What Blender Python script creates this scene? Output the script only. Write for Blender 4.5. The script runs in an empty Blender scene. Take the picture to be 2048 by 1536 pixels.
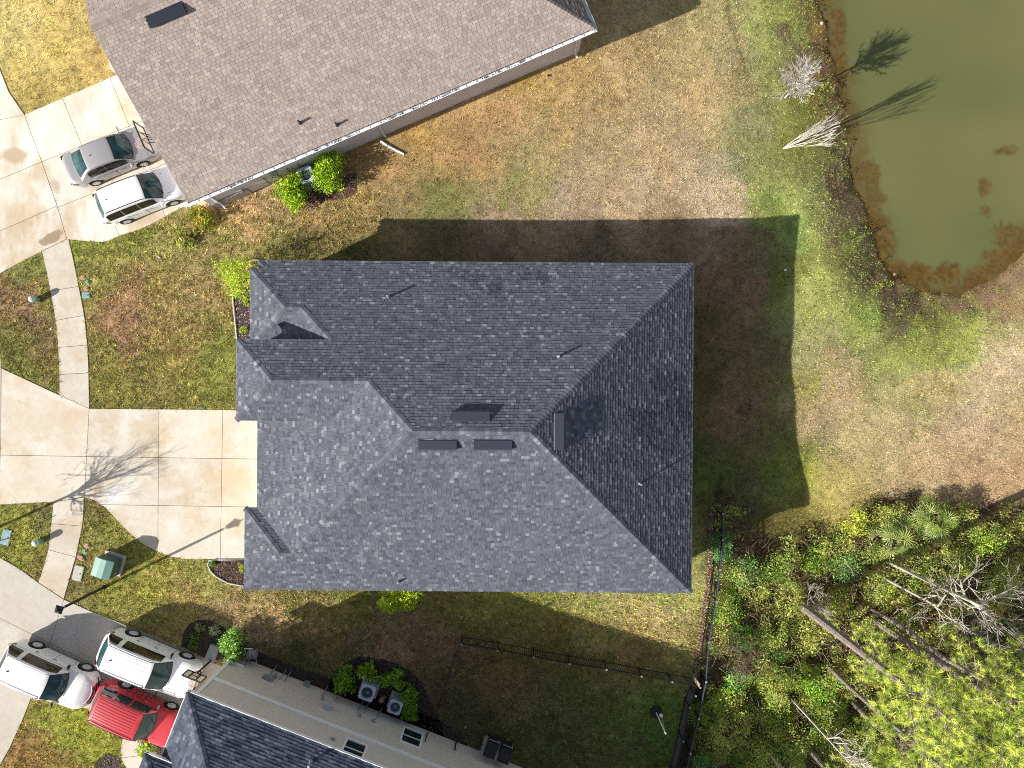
import bpy, math, random
import numpy as np
from mathutils import Vector, Matrix, Quaternion
random.seed(7)
rng = np.random.default_rng(11)
R = math.radians
scene = bpy.context.scene

# ------------------------------------------------------------------ camera, sky, sun, exposure
H = 38.0                     # camera height above the driveway, metres
F = 1420.0                   # focal length in pixels of the 2048 px wide photograph
cam_data = bpy.data.cameras.new('camera')
cam_data.sensor_width = 36.0
cam_data.lens = F / 2048 * 36.0
cam_data.clip_end = 2000
cam = bpy.data.objects.new('camera', cam_data)
scene.collection.objects.link(cam)
cam.location = (0, 0, H)
scene.camera = cam

SUN_EL = math.atan(1420 / 2945)
SUN_DX, SUN_DY = 0.8985, 0.439          # direction in which shadows fall
world = bpy.data.worlds.new('World')
scene.world = world
world.use_nodes = True
nt = world.node_tree
sky = nt.nodes.new('ShaderNodeTexSky')
sky.sky_type = 'NISHITA'
sky.sun_disc = False
sky.sun_elevation = SUN_EL
sky.sun_rotation = math.atan2(-SUN_DX, -SUN_DY) % (2 * math.pi)
sky.air_density = 1.0
sky.dust_density = 0.6
sky.ozone_density = 1.0
bg = nt.nodes['Background']
bg.inputs['Strength'].default_value = 0.098
haze_mix = nt.nodes.new('ShaderNodeMix'); haze_mix.data_type = 'RGBA'; haze_mix.inputs['Factor'].default_value = 0.45
bwn = nt.nodes.new('ShaderNodeRGBToBW'); nt.links.new(sky.outputs[0], bwn.inputs[0])
hz_ = nt.nodes.new('ShaderNodeVectorMath'); hz_.operation = 'MULTIPLY'; hz_.inputs[1].default_value = (1.12, 1.0, 0.86)
nt.links.new(bwn.outputs[0], hz_.inputs[0]); nt.links.new(sky.outputs[0], haze_mix.inputs['A']); nt.links.new(hz_.outputs[0], haze_mix.inputs['B'])
nt.links.new(haze_mix.outputs['Result'], bg.inputs['Color'])

sun_data = bpy.data.lights.new('sun', 'SUN')
sun_data.energy = 5.0
sun_data.angle = R(0.5)
sun_data.color = (1.0, 0.95, 0.87)
sun = bpy.data.objects.new('sun', sun_data)
scene.collection.objects.link(sun)
c_ = math.cos(SUN_EL)
sun.rotation_euler = Vector((SUN_DX * c_, SUN_DY * c_, -math.sin(SUN_EL))).to_track_quat('-Z', 'Y').to_euler()
sun.location = (-30, -15, 40)
scene.view_settings.view_transform = 'Standard'
scene.view_settings.look = 'None'
scene.view_settings.gamma = 1
scene.view_settings.use_curve_mapping = False
scene.view_settings.exposure = 0.82
scene.cycles.max_bounces = 5
scene.cycles.diffuse_bounces = 3
scene.cycles.use_denoising = False
scene.cycles.filter_width = 1.0
scene.cycles.sample_clamp_indirect = 2.5

COL = scene.collection

# ------------------------------------------------------------------ helpers
def at(px, py, z=0.0):
    s = (H - z) / F
    return Vector(((px - 1024) * s, -(py - 768) * s, z))

def lin(c):
    c = np.asarray(c, float) / 255.0
    return np.where(c <= 0.04045, c / 12.92, ((c + 0.055) / 1.055) ** 2.4)

def tag(o, label=None, cat=None, group=None, kind=None):
    if label: o['label'] = label
    if cat: o['category'] = cat
    if group: o['group'] = group
    if kind: o['kind'] = kind
    return o

def empty(name, loc=(0, 0, 0), rz=0.0, parent=None):
    o = bpy.data.objects.new(name, None)
    o.empty_display_size = 0.3
    COL.objects.link(o)
    o.location = loc
    o.rotation_euler = (0, 0, rz)
    if parent: o.parent = parent
    return o

def link(name, me, mat=None, parent=None, loc=None):
    o = bpy.data.objects.new(name, me)
    COL.objects.link(o)
    if mat and not me.materials: me.materials.append(mat)
    if parent: o.parent = parent
    if loc is not None: o.location = loc
    return o

def np_mesh(name, verts, faces, cols=None, smooth=False):
    """verts (N,3), faces (M,k) all the same size"""
    verts = np.asarray(verts, np.float32); faces = np.asarray(faces, np.int32)
    me = bpy.data.meshes.new(name)
    me.vertices.add(len(verts)); me.vertices.foreach_set('co', verts.ravel())
    k = faces.shape[1]
    me.loops.add(faces.size); me.loops.foreach_set('vertex_index', faces.ravel())
    me.polygons.add(len(faces))
    me.polygons.foreach_set('loop_start', np.arange(0, faces.size, k, dtype=np.int32))
    me.polygons.foreach_set('loop_total', np.full(len(faces), k, np.int32))
    if smooth: me.polygons.foreach_set('use_smooth', np.ones(len(faces), bool))
    me.update(calc_edges=True)
    if cols is not None:
        a = me.color_attributes.new('Col', 'FLOAT_COLOR', 'POINT')
        c = np.ones((len(verts), 4), np.float32); c[:, :3] = cols
        a.data.foreach_set('color', c.ravel())
    return me

def py_mesh(name, verts, faces, smooth=False, cols=None):
    me = bpy.data.meshes.new(name)
    me.from_pydata([tuple(v) for v in verts], [], faces)
    if smooth:
        for p in me.polygons: p.use_smooth = True
    me.update()
    if cols is not None:
        a = me.color_attributes.new('Col', 'FLOAT_COLOR', 'POINT')
        c = np.ones((len(verts), 4), np.float32); c[:, :3] = cols
        a.data.foreach_set('color', c.ravel())
    return me

class MB:
    """collects boxes, tubes and prisms for one mesh"""
    def __init__(s): s.v = []; s.f = []
    def add(s, vs, fs):
        b = len(s.v); s.v += [Vector(v) for v in vs]; s.f += [tuple(b + i for i in f) for f in fs]; return s
    def box(s, c, size, rz=0.0, M=None):
        hx, hy, hz = size[0] / 2, size[1] / 2, size[2] / 2
        vs = [Vector((x, y, z)) for z in (-hz, hz) for y in (-hy, hy) for x in (-hx, hx)]
        m = M or Matrix.Rotation(rz, 4, 'Z')
        vs = [m @ v + Vector(c) for v in vs]
        return s.add(vs, [(0, 2, 3, 1), (4, 5, 7, 6), (0, 1, 5, 4), (2, 6, 7, 3), (0, 4, 6, 2), (1, 3, 7, 5)])
    def bar(s, a, b, w, h=None):
        """square bar from a to b"""
        a = Vector(a); b = Vector(b); h = h or w
        d = (b - a).normalized()
        up = Vector((0, 0, 1)) if abs(d.z) < 0.95 else Vector((1, 0, 0))
        x = d.cross(up).normalized(); y = x.cross(d)
        vs = [p + x * i * w / 2 + y * j * h / 2 for p in (a, b) for i, j in ((-1, -1), (1, -1), (1, 1), (-1, 1))]
        return s.add(vs, [(0, 3, 2, 1), (4, 5, 6, 7), (0, 1, 5, 4), (1, 2, 6, 5), (2, 3, 7, 6), (3, 0, 4, 7)])
    def tube(s, pts, rad, n=8, cap=True):
        pts = [Vector(p) for p in pts]
        rad = rad if isinstance(rad, (list, tuple)) else [rad] * len(pts)
        b = len(s.v); ref = None
        for i, p in enumerate(pts):
            d = (pts[min(i + 1, len(pts) - 1)] - pts[max(i - 1, 0)]).normalized()
            if ref is None: ref = Vector((0, 0, 1)) if abs(d.z) < 0.9 else Vector((1, 0, 0))
            x = d.cross(ref).normalized(); y = x.cross(d)
            for k in range(n):
                a = 2 * math.pi * k / n
                s.v.append(p + (x * math.cos(a) + y * math.sin(a)) * rad[i])
        for i in range(len(pts) - 1):
            for k in range(n):
                k2 = (k + 1) % n
                s.f.append((b + i * n + k, b + i * n + k2, b + (i + 1) * n + k2, b + (i + 1) * n + k))
        if cap:
            s.f.append(tuple(b + k for k in range(n))[::-1])
            s.f.append(tuple(b + (len(pts) - 1) * n + k for k in range(n)))
        return s
    def lathe(s, c, prof, n=16, M=None):
        """prof list of (r, z)"""
        b = len(s.v); M = M or Matrix.Identity(4)
        for r, z in prof:
            for k in range(n):
                a = 2 * math.pi * k / n
                s.v.append(M @ Vector((r * math.cos(a), r * math.sin(a), z)) + Vector(c))
        for i in range(len(prof) - 1):
            for k in range(n):
                k2 = (k + 1) % n
                s.f.append((b + i * n + k, b + i * n + k2, b + (i + 1) * n + k2, b + (i + 1) * n + k))
        if prof[0][0] > 1e-4: s.f.append(tuple(b + k for k in range(n))[::-1])
        if prof[-1][0] > 1e-4: s.f.append(tuple(b + (len(prof) - 1) * n + k for k in range(n)))
        return s
    def prism(s, poly, z0, z1):
        """poly list of (x, y) counter-clockwise or not"""
        A = sum(poly[i][0] * poly[(i + 1) % len(poly)][1] - poly[(i + 1) % len(poly)][0] * poly[i][1] for i in range(len(poly)))
        if A < 0: poly = poly[::-1]
        n = len(poly); b = len(s.v)
        s.v += [Vector((p[0], p[1], z0)) for p in poly] + [Vector((p[0], p[1], z1)) for p in poly]
        s.f.append(tuple(b + n + i for i in range(n))); s.f.append(tuple(b + i for i in range(n))[::-1])
        for i in range(n):
            j = (i + 1) % n
            s.f.append((b + i, b + j, b + n + j, b + n + i))
        return s
    def build(s, name, mat=None, parent=None, smooth=False, loc=None):
        return link(name, py_mesh(name, s.v, s.f, smooth), mat, parent, loc)

def clip_half(poly, a, b, c):
    """keep the side a*x + b*y + c >= 0"""
    out = []
    for i in range(len(poly)):
        p, q = poly[i], poly[(i + 1) % len(poly)]
        dp, dq = a * p[0] + b * p[1] + c, a * q[0] + b * q[1] + c
        if dp >= 0: out.append(p)
        if (dp >= 0) != (dq >= 0):
            t = dp / (dp - dq)
            out.append((p[0] + (q[0] - p[0]) * t, p[1] + (q[1] - p[1]) * t))
    return out

def area(poly):
    return 0.5 * sum(poly[i][0] * poly[(i + 1) % len(poly)][1] - poly[(i + 1) % len(poly)][0] * poly[i][1] for i in range(len(poly)))

def inside_np(X, Y, poly):
    res = np.zeros(X.shape, bool)
    n = len(poly)
    for i in range(n):
        x0, y0 = poly[i]; x1, y1 = poly[(i + 1) % n]
        if y0 == y1: continue
        c = ((Y < y0) != (Y < y1)) & (X < (x1 - x0) * (Y - y0) / (y1 - y0) + x0)
        res ^= c
    return res

def dist_poly(X, Y, pts, closed=False):
    d = np.full(X.shape, 1e9)
    n = len(pts)
    for i in range(n if closed else n - 1):
        ax, ay = pts[i]; bx, by = pts[(i + 1) % n]
        vx, vy = bx - ax, by - ay
        t = np.clip(((X - ax) * vx + (Y - ay) * vy) / (vx * vx + vy * vy + 1e-9), 0, 1)
        d = np.minimum(d, np.hypot(X - ax - t * vx, Y - ay - t * vy))
    return d

def smooth_noise(shape, cell, seed):
    r = np.random.default_rng(seed)
    h, w = shape
    gh, gw = int(h / cell) + 3, int(w / cell) + 3
    g = r.random((gh, gw))
    yy = np.arange(h) / cell; xx = np.arange(w) / cell
    y0 = yy.astype(int); x0 = xx.astype(int)
    fy = yy - y0; fx = xx - x0
    fy = fy * fy * (3 - 2 * fy); fx = fx * fx * (3 - 2 * fx)
    a = g[y0][:, x0]; b = g[y0][:, x0 + 1]; c = g[y0 + 1][:, x0]; d = g[y0 + 1][:, x0 + 1]
    return (a * (1 - fx) + b * fx) * (1 - fy)[:, None] + (c * (1 - fx) + d * fx) * fy[:, None]

# ------------------------------------------------------------------ materials
def principled(name):
    m = bpy.data.materials.new(name); m.use_nodes = True
    return m, m.node_tree, m.node_tree.nodes['Principled BSDF']

def mat(name, col, rough=0.6, metal=0.0, noise=0.0, scale=8.0, bump=0.0, spec=None, coat=0.0, detail=4):
    m, t, b = principled(name)
    b.inputs['Roughness'].default_value = rough
    b.inputs['Metallic'].default_value = metal
    if spec is not None: b.inputs['Specular IOR Level'].default_value = spec
    if coat: b.inputs['Coat Weight'].default_value = coat; b.inputs['Coat Roughness'].default_value = 0.04
    n = t.nodes.new('ShaderNodeTexNoise'); n.inputs['Scale'].default_value = scale; n.inputs['Detail'].default_value = detail
    tc = t.nodes.new('ShaderNodeTexCoord'); t.links.new(tc.outputs['Object'], n.inputs['Vector'])
    r = t.nodes.new('ShaderNodeValToRGB')
    c = np.array(col[:3]); k = noise if noise else 0.04
    r.color_ramp.elements[0].position = 0.3; r.color_ramp.elements[1].position = 0.7
    r.color_ramp.elements[0].color = (*(c * (1 - k)), 1); r.color_ramp.elements[1].color = (*np.clip(c * (1 + k), 0, 1), 1)
    t.links.new(n.outputs['Fac'], r.inputs['Fac']); t.links.new(r.outputs['Color'], b.inputs['Base Color'])
    if bump:
        bp = t.nodes.new('ShaderNodeBump'); bp.inputs['Strength'].default_value = bump; bp.inputs['Distance'].default_value = 0.02
        t.links.new(n.outputs['Fac'], bp.inputs['Height']); t.links.new(bp.outputs['Normal'], b.inputs['Normal'])
    return m

def attr_mat(name, rough=0.8, noise=0.25, scale=30.0, bump=0.3, dist=0.02, transl=0.0, spec=0.3, big=0.0, bigscale=0.5):
    m, t, b = principled(name)
    b.inputs['Roughness'].default_value = rough
    b.inputs['Specular IOR Level'].default_value = spec
    a = t.nodes.new('ShaderNodeAttribute'); a.attribute_name = 'Col'
    geo = t.nodes.new('ShaderNodeNewGeometry')
    n = t.nodes.new('ShaderNodeTexNoise'); n.inputs['Scale'].default_value = scale; n.inputs['Detail'].default_value = 5
    t.links.new(geo.outputs['Position'], n.inputs['Vector'])
    mr = t.nodes.new('ShaderNodeMapRange')
    mr.inputs['From Min'].default_value = 0.25; mr.inputs['From Max'].default_value = 0.75
    mr.inputs['To Min'].default_value = 1 - noise; mr.inputs['To Max'].default_value = 1 + noise
    t.links.new(n.outputs['Fac'], mr.inputs['Value'])
    mul = t.nodes.new('ShaderNodeVectorMath'); mul.operation = 'SCALE'
    t.links.new(a.outputs['Color'], mul.inputs[0]); t.links.new(mr.outputs[0], mul.inputs['Scale'])
    out = mul.outputs[0]
    if big:
        n2 = t.nodes.new('ShaderNodeTexNoise'); n2.inputs['Scale'].default_value = bigscale; n2.inputs['Detail'].default_value = 3
        t.links.new(geo.outputs['Position'], n2.inputs['Vector'])
        m2 = t.nodes.new('ShaderNodeMapRange')
        m2.inputs['From Min'].default_value = 0.3; m2.inputs['From Max'].default_value = 0.7
        m2.inputs['To Min'].default_value = 1 - big; m2.inputs['To Max'].default_value = 1 + big
        t.links.new(n2.outputs['Fac'], m2.inputs['Value'])
        mu2 = t.nodes.new('ShaderNodeVectorMath'); mu2.operation = 'SCALE'
        t.links.new(out, mu2.inputs[0]); t.links.new(m2.outputs[0], mu2.inputs['Scale']); out = mu2.outputs[0]
    t.links.new(out, b.inputs['Base Color'])
    if bump:
        bp = t.nodes.new('ShaderNodeBump'); bp.inputs['Strength'].default_value = bump; bp.inputs['Distance'].default_value = dist
        t.links.new(n.outputs['Fac'], bp.inputs['Height']); t.links.new(bp.outputs['Normal'], b.inputs['Normal'])
    if transl:
        tr = t.nodes.new('ShaderNodeBsdfTranslucent'); t.links.new(out, tr.inputs['Color'])
        mx = t.nodes.new('ShaderNodeMixShader'); mx.inputs['Fac'].default_value = transl
        o = t.nodes['Material Output']
        t.links.new(b.outputs[0], mx.inputs[1]); t.links.new(tr.outputs[0], mx.inputs[2]); t.links.new(mx.outputs[0], o.inputs['Surface'])
    return m

def concrete_mat(name, base, warm, pale, seed=0.0, warm_amt=0.6, streak=(1.0, 1.0), stains=()):
    """broom-finished concrete with tan staining and chalky pale patches"""
    m, t, b = principled(name)
    b.inputs['Roughness'].default_value = 0.85
    b.inputs['Specular IOR Level'].default_value = 0.25
    geo = t.nodes.new('ShaderNodeNewGeometry')
    mp = t.nodes.new('ShaderNodeMapping'); mp.inputs['Location'].default_value = (seed, seed * 0.7, 0)
    mp.inputs['Rotation'].default_value = (0, 0, streak[1]); mp.inputs['Scale'].default_value = (1, streak[0], 1)
    t.links.new(geo.outputs['Position'], mp.inputs['Vector'])
    def noise(sc, det, lo, hi, rough=0.6, src=mp):
        n = t.nodes.new('ShaderNodeTexNoise'); n.inputs['Scale'].default_value = sc; n.inputs['Detail'].default_value = det
        n.inputs['Roughness'].default_value = rough
        t.links.new(src.outputs[0], n.inputs['Vector'])
        r = t.nodes.new('ShaderNodeMapRange'); r.inputs['From Min'].default_value = lo; r.inputs['From Max'].default_value = hi
        r.interpolation_type = 'SMOOTHSTEP'
        t.links.new(n.outputs['Fac'], r.inputs['Value']); return n, r.outputs[0]
    _, w = noise(0.42, 5, 0.40, 0.66, 0.55)
    _, p = noise(0.7, 9, 0.47, 0.74, 0.72)
    nf, f = noise(26, 4, 0.25, 0.75)
    _, s = noise(3.2, 7, 0.35, 0.8, 0.7)
    ws = t.nodes.new('ShaderNodeMath'); ws.operation = 'MULTIPLY'; ws.inputs[1].default_value = warm_amt; t.links.new(w, ws.inputs[0])
    m1 = t.nodes.new('ShaderNodeMix'); m1.data_type = 'RGBA'
    m1.inputs['A'].default_value = (*base, 1); m1.inputs['B'].default_value = (*warm, 1); t.links.new(ws.outputs[0], m1.inputs['Factor'])
    pm = t.nodes.new('ShaderNodeMath'); pm.operation = 'MULTIPLY'; pm.inputs[1].default_value = 0.75; t.links.new(p, pm.inputs[0])
    m2 = t.nodes.new('ShaderNodeMix'); m2.data_type = 'RGBA'; m2.inputs['B'].default_value = (*pale, 1)
    t.links.new(m1.outputs['Result'], m2.inputs['A']); t.links.new(pm.outputs[0], m2.inputs['Factor'])
    mx = t.nodes.new('ShaderNodeMapRange'); mx.inputs['To Min'].default_value = 0.93; mx.inputs['To Max'].default_value = 1.06
    t.links.new(f, mx.inputs['Value'])
    my = t.nodes.new('ShaderNodeMapRange'); my.inputs['To Min'].default_value = 1.06; my.inputs['To Max'].default_value = 0.9
    t.links.new(s, my.inputs['Value'])
    oi = t.nodes.new('ShaderNodeObjectInfo')
    mo = t.nodes.new('ShaderNodeMapRange'); mo.inputs['To Min'].default_value = 0.94; mo.inputs['To Max'].default_value = 1.05
    t.links.new(oi.outputs['Random'], mo.inputs['Value'])
    q = t.nodes.new('ShaderNodeMath'); q.operation = 'MULTIPLY'; t.links.new(mx.outputs[0], q.inputs[0]); t.links.new(my.outputs[0], q.inputs[1])
    q2 = t.nodes.new('ShaderNodeMath'); q2.operation = 'MULTIPLY'; t.links.new(q.outputs[0], q2.inputs[0]); t.links.new(mo.outputs[0], q2.inputs[1])
    sc = t.nodes.new('ShaderNodeVectorMath'); sc.operation = 'SCALE'
    t.links.new(m2.outputs['Result'], sc.inputs[0]); t.links.new(q2.outputs[0], sc.inputs['Scale'])
    out = sc.outputs[0]
    nw_ = t.nodes.new('ShaderNodeTexNoise'); nw_.inputs['Scale'].default_value = 2.2; nw_.inputs['Detail'].default_value = 5
    t.links.new(geo.outputs['Position'], nw_.inputs['Vector'])
    for (spx, spy, rx, ry, rot, colr, amt, soft) in stains:
        c = at(spx, spy); mq = t.nodes.new('ShaderNodeMapping'); mq.vector_type = 'TEXTURE'
        mq.inputs['Location'].default_value = (c.x, c.y, 0); mq.inputs['Rotation'].default_value = (0, 0, rot)
        mq.inputs['Scale'].default_value = (rx * H / F, ry * H / F, 1000)
        t.links.new(geo.outputs['Position'], mq.inputs['Vector'])
        ln = t.nodes.new('ShaderNodeVectorMath'); ln.operation = 'LENGTH'; t.links.new(mq.outputs[0], ln.inputs[0])
        ad = t.nodes.new('ShaderNodeMath'); ad.operation = 'MULTIPLY_ADD'; ad.inputs[1].default_value = 1.1; t.links.new(nw_.outputs['Fac'], ad.inputs[0]); t.links.new(ln.outputs['Value'], ad.inputs[2])
        mp_ = t.nodes.new('ShaderNodeMapRange'); mp_.inputs['From Min'].default_value = 1.5; mp_.inputs['From Max'].default_value = 1.5 - soft
        mp_.inputs['To Max'].default_value = amt; t.links.new(ad.outputs[0], mp_.inputs['Value'])
        mi = t.nodes.new('ShaderNodeMix'); mi.data_type = 'RGBA'; mi.inputs['B'].default_value = (*colr, 1)
        t.links.new(mp_.outputs[0], mi.inputs['Factor']); t.links.new(out, mi.inputs['A']); out = mi.outputs['Result']
    t.links.new(out, b.inputs['Base Color'])
    bp = t.nodes.new('ShaderNodeBump'); bp.inputs['Strength'].default_value = 0.15; bp.inputs['Distance'].default_value = 0.01
    t.links.new(nf.outputs['Fac'], bp.inputs['Height']); t.links.new(bp.outputs['Normal'], b.inputs['Normal'])
    return m

M = {}
M['shingle'] = attr_mat('shingle_granules', rough=0.95, noise=0.08, scale=45, bump=0.25, dist=0.004, spec=0.25, big=0.045, bigscale=0.45)
M['deck_dark'] = mat('roof_underlay_dark', (0.035, 0.037, 0.045), 0.9)
M['deck_tan'] = mat('roof_underlay_tan', (0.16, 0.13, 0.12), 0.9)
M['white'] = mat('white_trim_paint', (0.82, 0.83, 0.85), 0.5, noise=0.05, scale=3)
M['siding_grey'] = mat('mauve_grey_wall_paint', (0.62, 0.56, 0.57), 0.8, noise=0.05, scale=1.2)
M['siding_taupe'] = mat('taupe_siding_paint', (0.62, 0.57, 0.51), 0.75, noise=0.04, scale=1.5)
M['wall_dark'] = mat('grey_house_wall_paint', (0.4, 0.39, 0.37), 0.8, noise=0.05, scale=1.5)
M['vent_dark'] = mat('dark_vent_metal', (0.045, 0.05, 0.07), 0.45, metal=0.3)
M['vent_tan'] = mat('black_vent_metal', (0.03, 0.035, 0.05), 0.4, metal=0.2)
M['lead'] = mat('pale_lead_pipe', (0.4, 0.42, 0.47), 0.5, metal=0.4)
M['conc_warm'] = concrete_mat('driveway_concrete', (0.58, 0.525, 0.435), (0.52, 0.41, 0.285), (0.66, 0.645, 0.60), 3.1, 0.75, stains=[(230, 990, 70, 30, .6, (.70, .69, .68), .75, .8), (350, 985, 26, 12, .2, (.68, .66, .62), .5, .8), (345, 1050, 22, 46, .2, (.68, .66, .62), .5, .9), (250, 850, 90, 18, 1.5, (.66, .64, .60), .6, .8), (90, 850, 120, 50, .1, (.55, .47, .36), .5, .9), (470, 960, 60, 90, .1, (.56, .43, .27), .6, .9), (465, 1085, 26, 14, .1, (.66, .64, .6), .5, .8), (130, 800, 60, 10, -.4, (.66, .64, .60), .6, .6), (30, 960, 60, 30, .1, (.62, .57, .5), .5, .8)])
M['conc_upper'] = concrete_mat('upper_driveway_concrete', (0.66, 0.62, 0.54), (0.50, 0.385, 0.25), (0.80, 0.785, 0.74), 21.7, 0.9, (0.45, 0.4), stains=[(104, 476, 30, 13, .45, (.27, .19, .12), .85, .25), (34, 312, 44, 20, .0, (.42, .31, .19), .75, .5), (80, 345, 24, 42, .3, (.46, .35, .22), .6, .6), (112, 372, 14, 22, .3, (.36, .27, .19), .6, .6), (40, 420, 60, 34, .2, (.50, .40, .27), .5, .7), (255, 215, 26, 70, .4, (.50, .36, .2), .7, .8), (300, 440, 60, 18, .4, (.48, .34, .2), .7, .7), (70, 300, 70, 16, 1.2, (.8, .78, .73), .7, .7), (180, 240, 60, 26, 1.2, (.82, .80, .76), .6, .8), (60, 520, 40, 16, .3, (.5, .4, .28), .5, .6)])
M['conc_walk'] = concrete_mat('sidewalk_concrete', (0.55, 0.50, 0.42), (0.48, 0.39, 0.29), (0.66, 0.645, 0.60), 8.3, 0.8)
M['conc_lower'] = concrete_mat('lower_driveway_concrete', (0.50, 0.465, 0.41), (0.47, 0.41, 0.335), (0.53, 0.51, 0.47), 40.2, 0.8)
M['asphalt'] = mat('street_gutter_concrete', (0.38, 0.35, 0.32), 0.9, noise=0.1)
M['mulch_base'] = mat('dark_mulch_soil', (0.05, 0.037, 0.03), 0.95, noise=0.5, scale=14, bump=0.6)
M['glass'] = mat('car_glass', (0.02, 0.06, 0.068), 0.05, spec=0.3, noise=.6, scale=2.2, detail=2)
M['glass_side'] = mat('tinted_car_glass', (0.02, 0.018, 0.016), 0.06, spec=0.7)
M['rubber'] = mat('tyre_rubber', (0.018, 0.018, 0.02), 0.85)
M['black'] = mat('black_plastic', (0.014, 0.015, 0.018), 0.5)
M['blackmetal'] = mat('black_fence_metal', (0.016, 0.017, 0.02), 0.4, metal=0.3)
M['chrome'] = mat('bright_metal', (0.55, 0.56, 0.58), 0.3, metal=0.8)
M['rim'] = mat('alloy_rim', (0.72, 0.73, 0.75), 0.4, metal=0.15)
M['redlamp'] = mat('red_lamp_lens', (0.35, 0.01, 0.02), 0.15)
M['lamp'] = mat('clear_lamp_lens', (0.5, 0.5, 0.5), 0.1, metal=0.3)
M['amber'] = mat('amber_lamp_lens', (0.5, 0.14, 0.04), 0.2)
M['bark_pine'] = mat('pine_bark', (0.20, 0.165, 0.145), 0.95, noise=0.45, scale=9, bump=1.0)
M['bark_pale'] = mat('pale_bark', (0.42, 0.38, 0.33), 0.9, noise=0.25, scale=12, bump=0.5)
M['bark_white'] = mat('whitish_bare_bark', (0.50, 0.465, 0.43), 0.85, noise=0.15, scale=10)
M['bark_brown'] = mat('brown_twig_bark', (0.16, 0.11, 0.085), 0.9, noise=0.3, scale=10)
M['foliage'] = attr_mat('leaf_blades', rough=0.5, noise=0.12, scale=12, bump=0, transl=0.3, spec=0.3)
M['grassblade'] = attr_mat('grass_blades', rough=0.7, noise=0.1, scale=20, bump=0, transl=0.15, spec=0.15)
M['pane'] = mat('window_glass', (0.012, 0.03, 0.032), 0.05, spec=0.7)
M['green_box'] = mat('green_utility_paint', (0.16, 0.30, 0.25), 0.5, noise=0.08, scale=4)
M['green_dark'] = mat('dark_green_utility_paint', (0.05, 0.11, 0.09), 0.5, noise=0.08)
M['padconc'] = mat('equipment_pad_concrete', (0.48, 0.46, 0.43), 0.85, noise=0.1)
M['lid_tan'] = mat('faded_tan_lid', (0.42, 0.26, 0.18), 0.8, noise=0.2, scale=9)
M['lid_teal'] = mat('teal_plastic_lid', (0.16, 0.38, 0.33), 0.6, noise=0.15, scale=9)
M['lid_blue'] = mat('blue_grey_lid', (0.20, 0.33, 0.35), 0.7, noise=0.2, scale=9)
M['ac_metal'] = mat('grey_ac_casing', (0.44, 0.52, 0.62), 0.5, metal=0.05, noise=0.06)
M['ac_dark'] = mat('ac_coil_dark', (0.05, 0.07, 0.10), 0.6)
M['ac_blade'] = mat('ac_fan_blade', (0.22, 0.42, 0.62), 0.4, metal=0.4)
M['bin'] = mat('black_bin_plastic', (0.02, 0.021, 0.026), 0.45)
M['wood'] = mat('weathered_wood', (0.26, 0.2, 0.15), 0.9, noise=0.25, scale=7)
M['strip'] = mat('grey_border_timber', (0.17, 0.15, 0.135), 0.9, noise=0.2, scale=6)
M['board_panel'] = mat('hoop_clear_panel', (0.85, 0.75, 0.58), 0.35)
M['netred'] = mat('hoop_rim_paint', (0.55, 0.22, 0.24), 0.4)
M['net'] = mat('hoop_net_cord', (0.6, 0.6, 0.62), 0.9)
M['pink'] = mat('faded_pink_plastic', (0.42, 0.2, 0.19), 0.7)
M['stone'] = mat('stacked_stone_veneer', (0.30, 0.26, 0.24), 0.9, noise=0.4, scale=9, bump=0.8)
M['pipe_white'] = mat('white_downspout_metal', (0.66, 0.68, 0.72), 0.45)
M['greyplastic'] = mat('grey_meter_paint', (0.24, 0.26, 0.28), 0.5)
M['redstake'] = mat('red_brown_stake', (0.28, 0.10, 0.07), 0.7)

# ------------------------------------------------------------------ terrain and lawn colour maps (rasters over the plan)
# plan coordinates are "ground pixels": 1 unit = H/F metres, origin below the camera, y down
SHORE = [(1600, -260), (1618, -120), (1633, 0), (1647, 60), (1659, 117), (1674, 160), (1682, 195), (1694, 273), (1702, 352), (1725, 422), (1748, 469),
         (1757, 510), (1768, 542), (1799, 566), (1840, 584), (1877, 592), (1915, 590), (1945, 580), (1995, 555), (2048, 504), (2110, 450), (2200, 380), (2420, 330), (2420, -260)]
ZW = -1.5
kW = (H - ZW) / H
SHORE_G = [((x - 1024) * kW + 1024, (y - 768) * kW + 768) for x, y in SHORE]
TZ = [(200, 200, 0), (200, 700, 0), (200, 1200, 0), (600, 500, 0), (900, 300, 0), (1200, 60, -0.15), (1000, 700, 0), (1300, 700, 0), (1360, 20, -0.5), (1000, 1200, 0), (700, 1400, 0),
      (1380, 560, -0.05), (1380, 900, -0.05), (1380, 1150, -0.1), (1600, 430, -0.58), (1595, 600, -0.42), (1590, 720, -0.28), (1600, 850, -0.5), (1625, 1003, -1.12), (1500, 1003, -0.5),
      (1500, 430, -0.25), (1450, 200, -0.4), (1300, 400, -0.08), (1560, 100, -0.8), (1580, 250, -0.7), (1420, 1400, -0.2), (1700, 1100, -0.8), (1700, 900, -0.8),
      (1800, 750, -0.8), (1950, 750, -0.8), (2000, 1000, -0.7), (1600, 1400, -0.5), (1900, 1400, -0.6), (1100, 450, 0), (800, 450, 0), (-300, 700, 0), (-300, -200, 0), (600, -200, 0), (600, 1800, 0), (1900, 1800, -0.6)]
CELL = 4.0
RX0, RY0, RW, RH_ = -400, -340, 712, 556        # raster covers -400..2448, -340..1884
gx = RX0 + np.arange(RW) * CELL; gy = RY0 + np.arange(RH_) * CELL
GX, GY = np.meshgrid(gx, gy)

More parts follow.
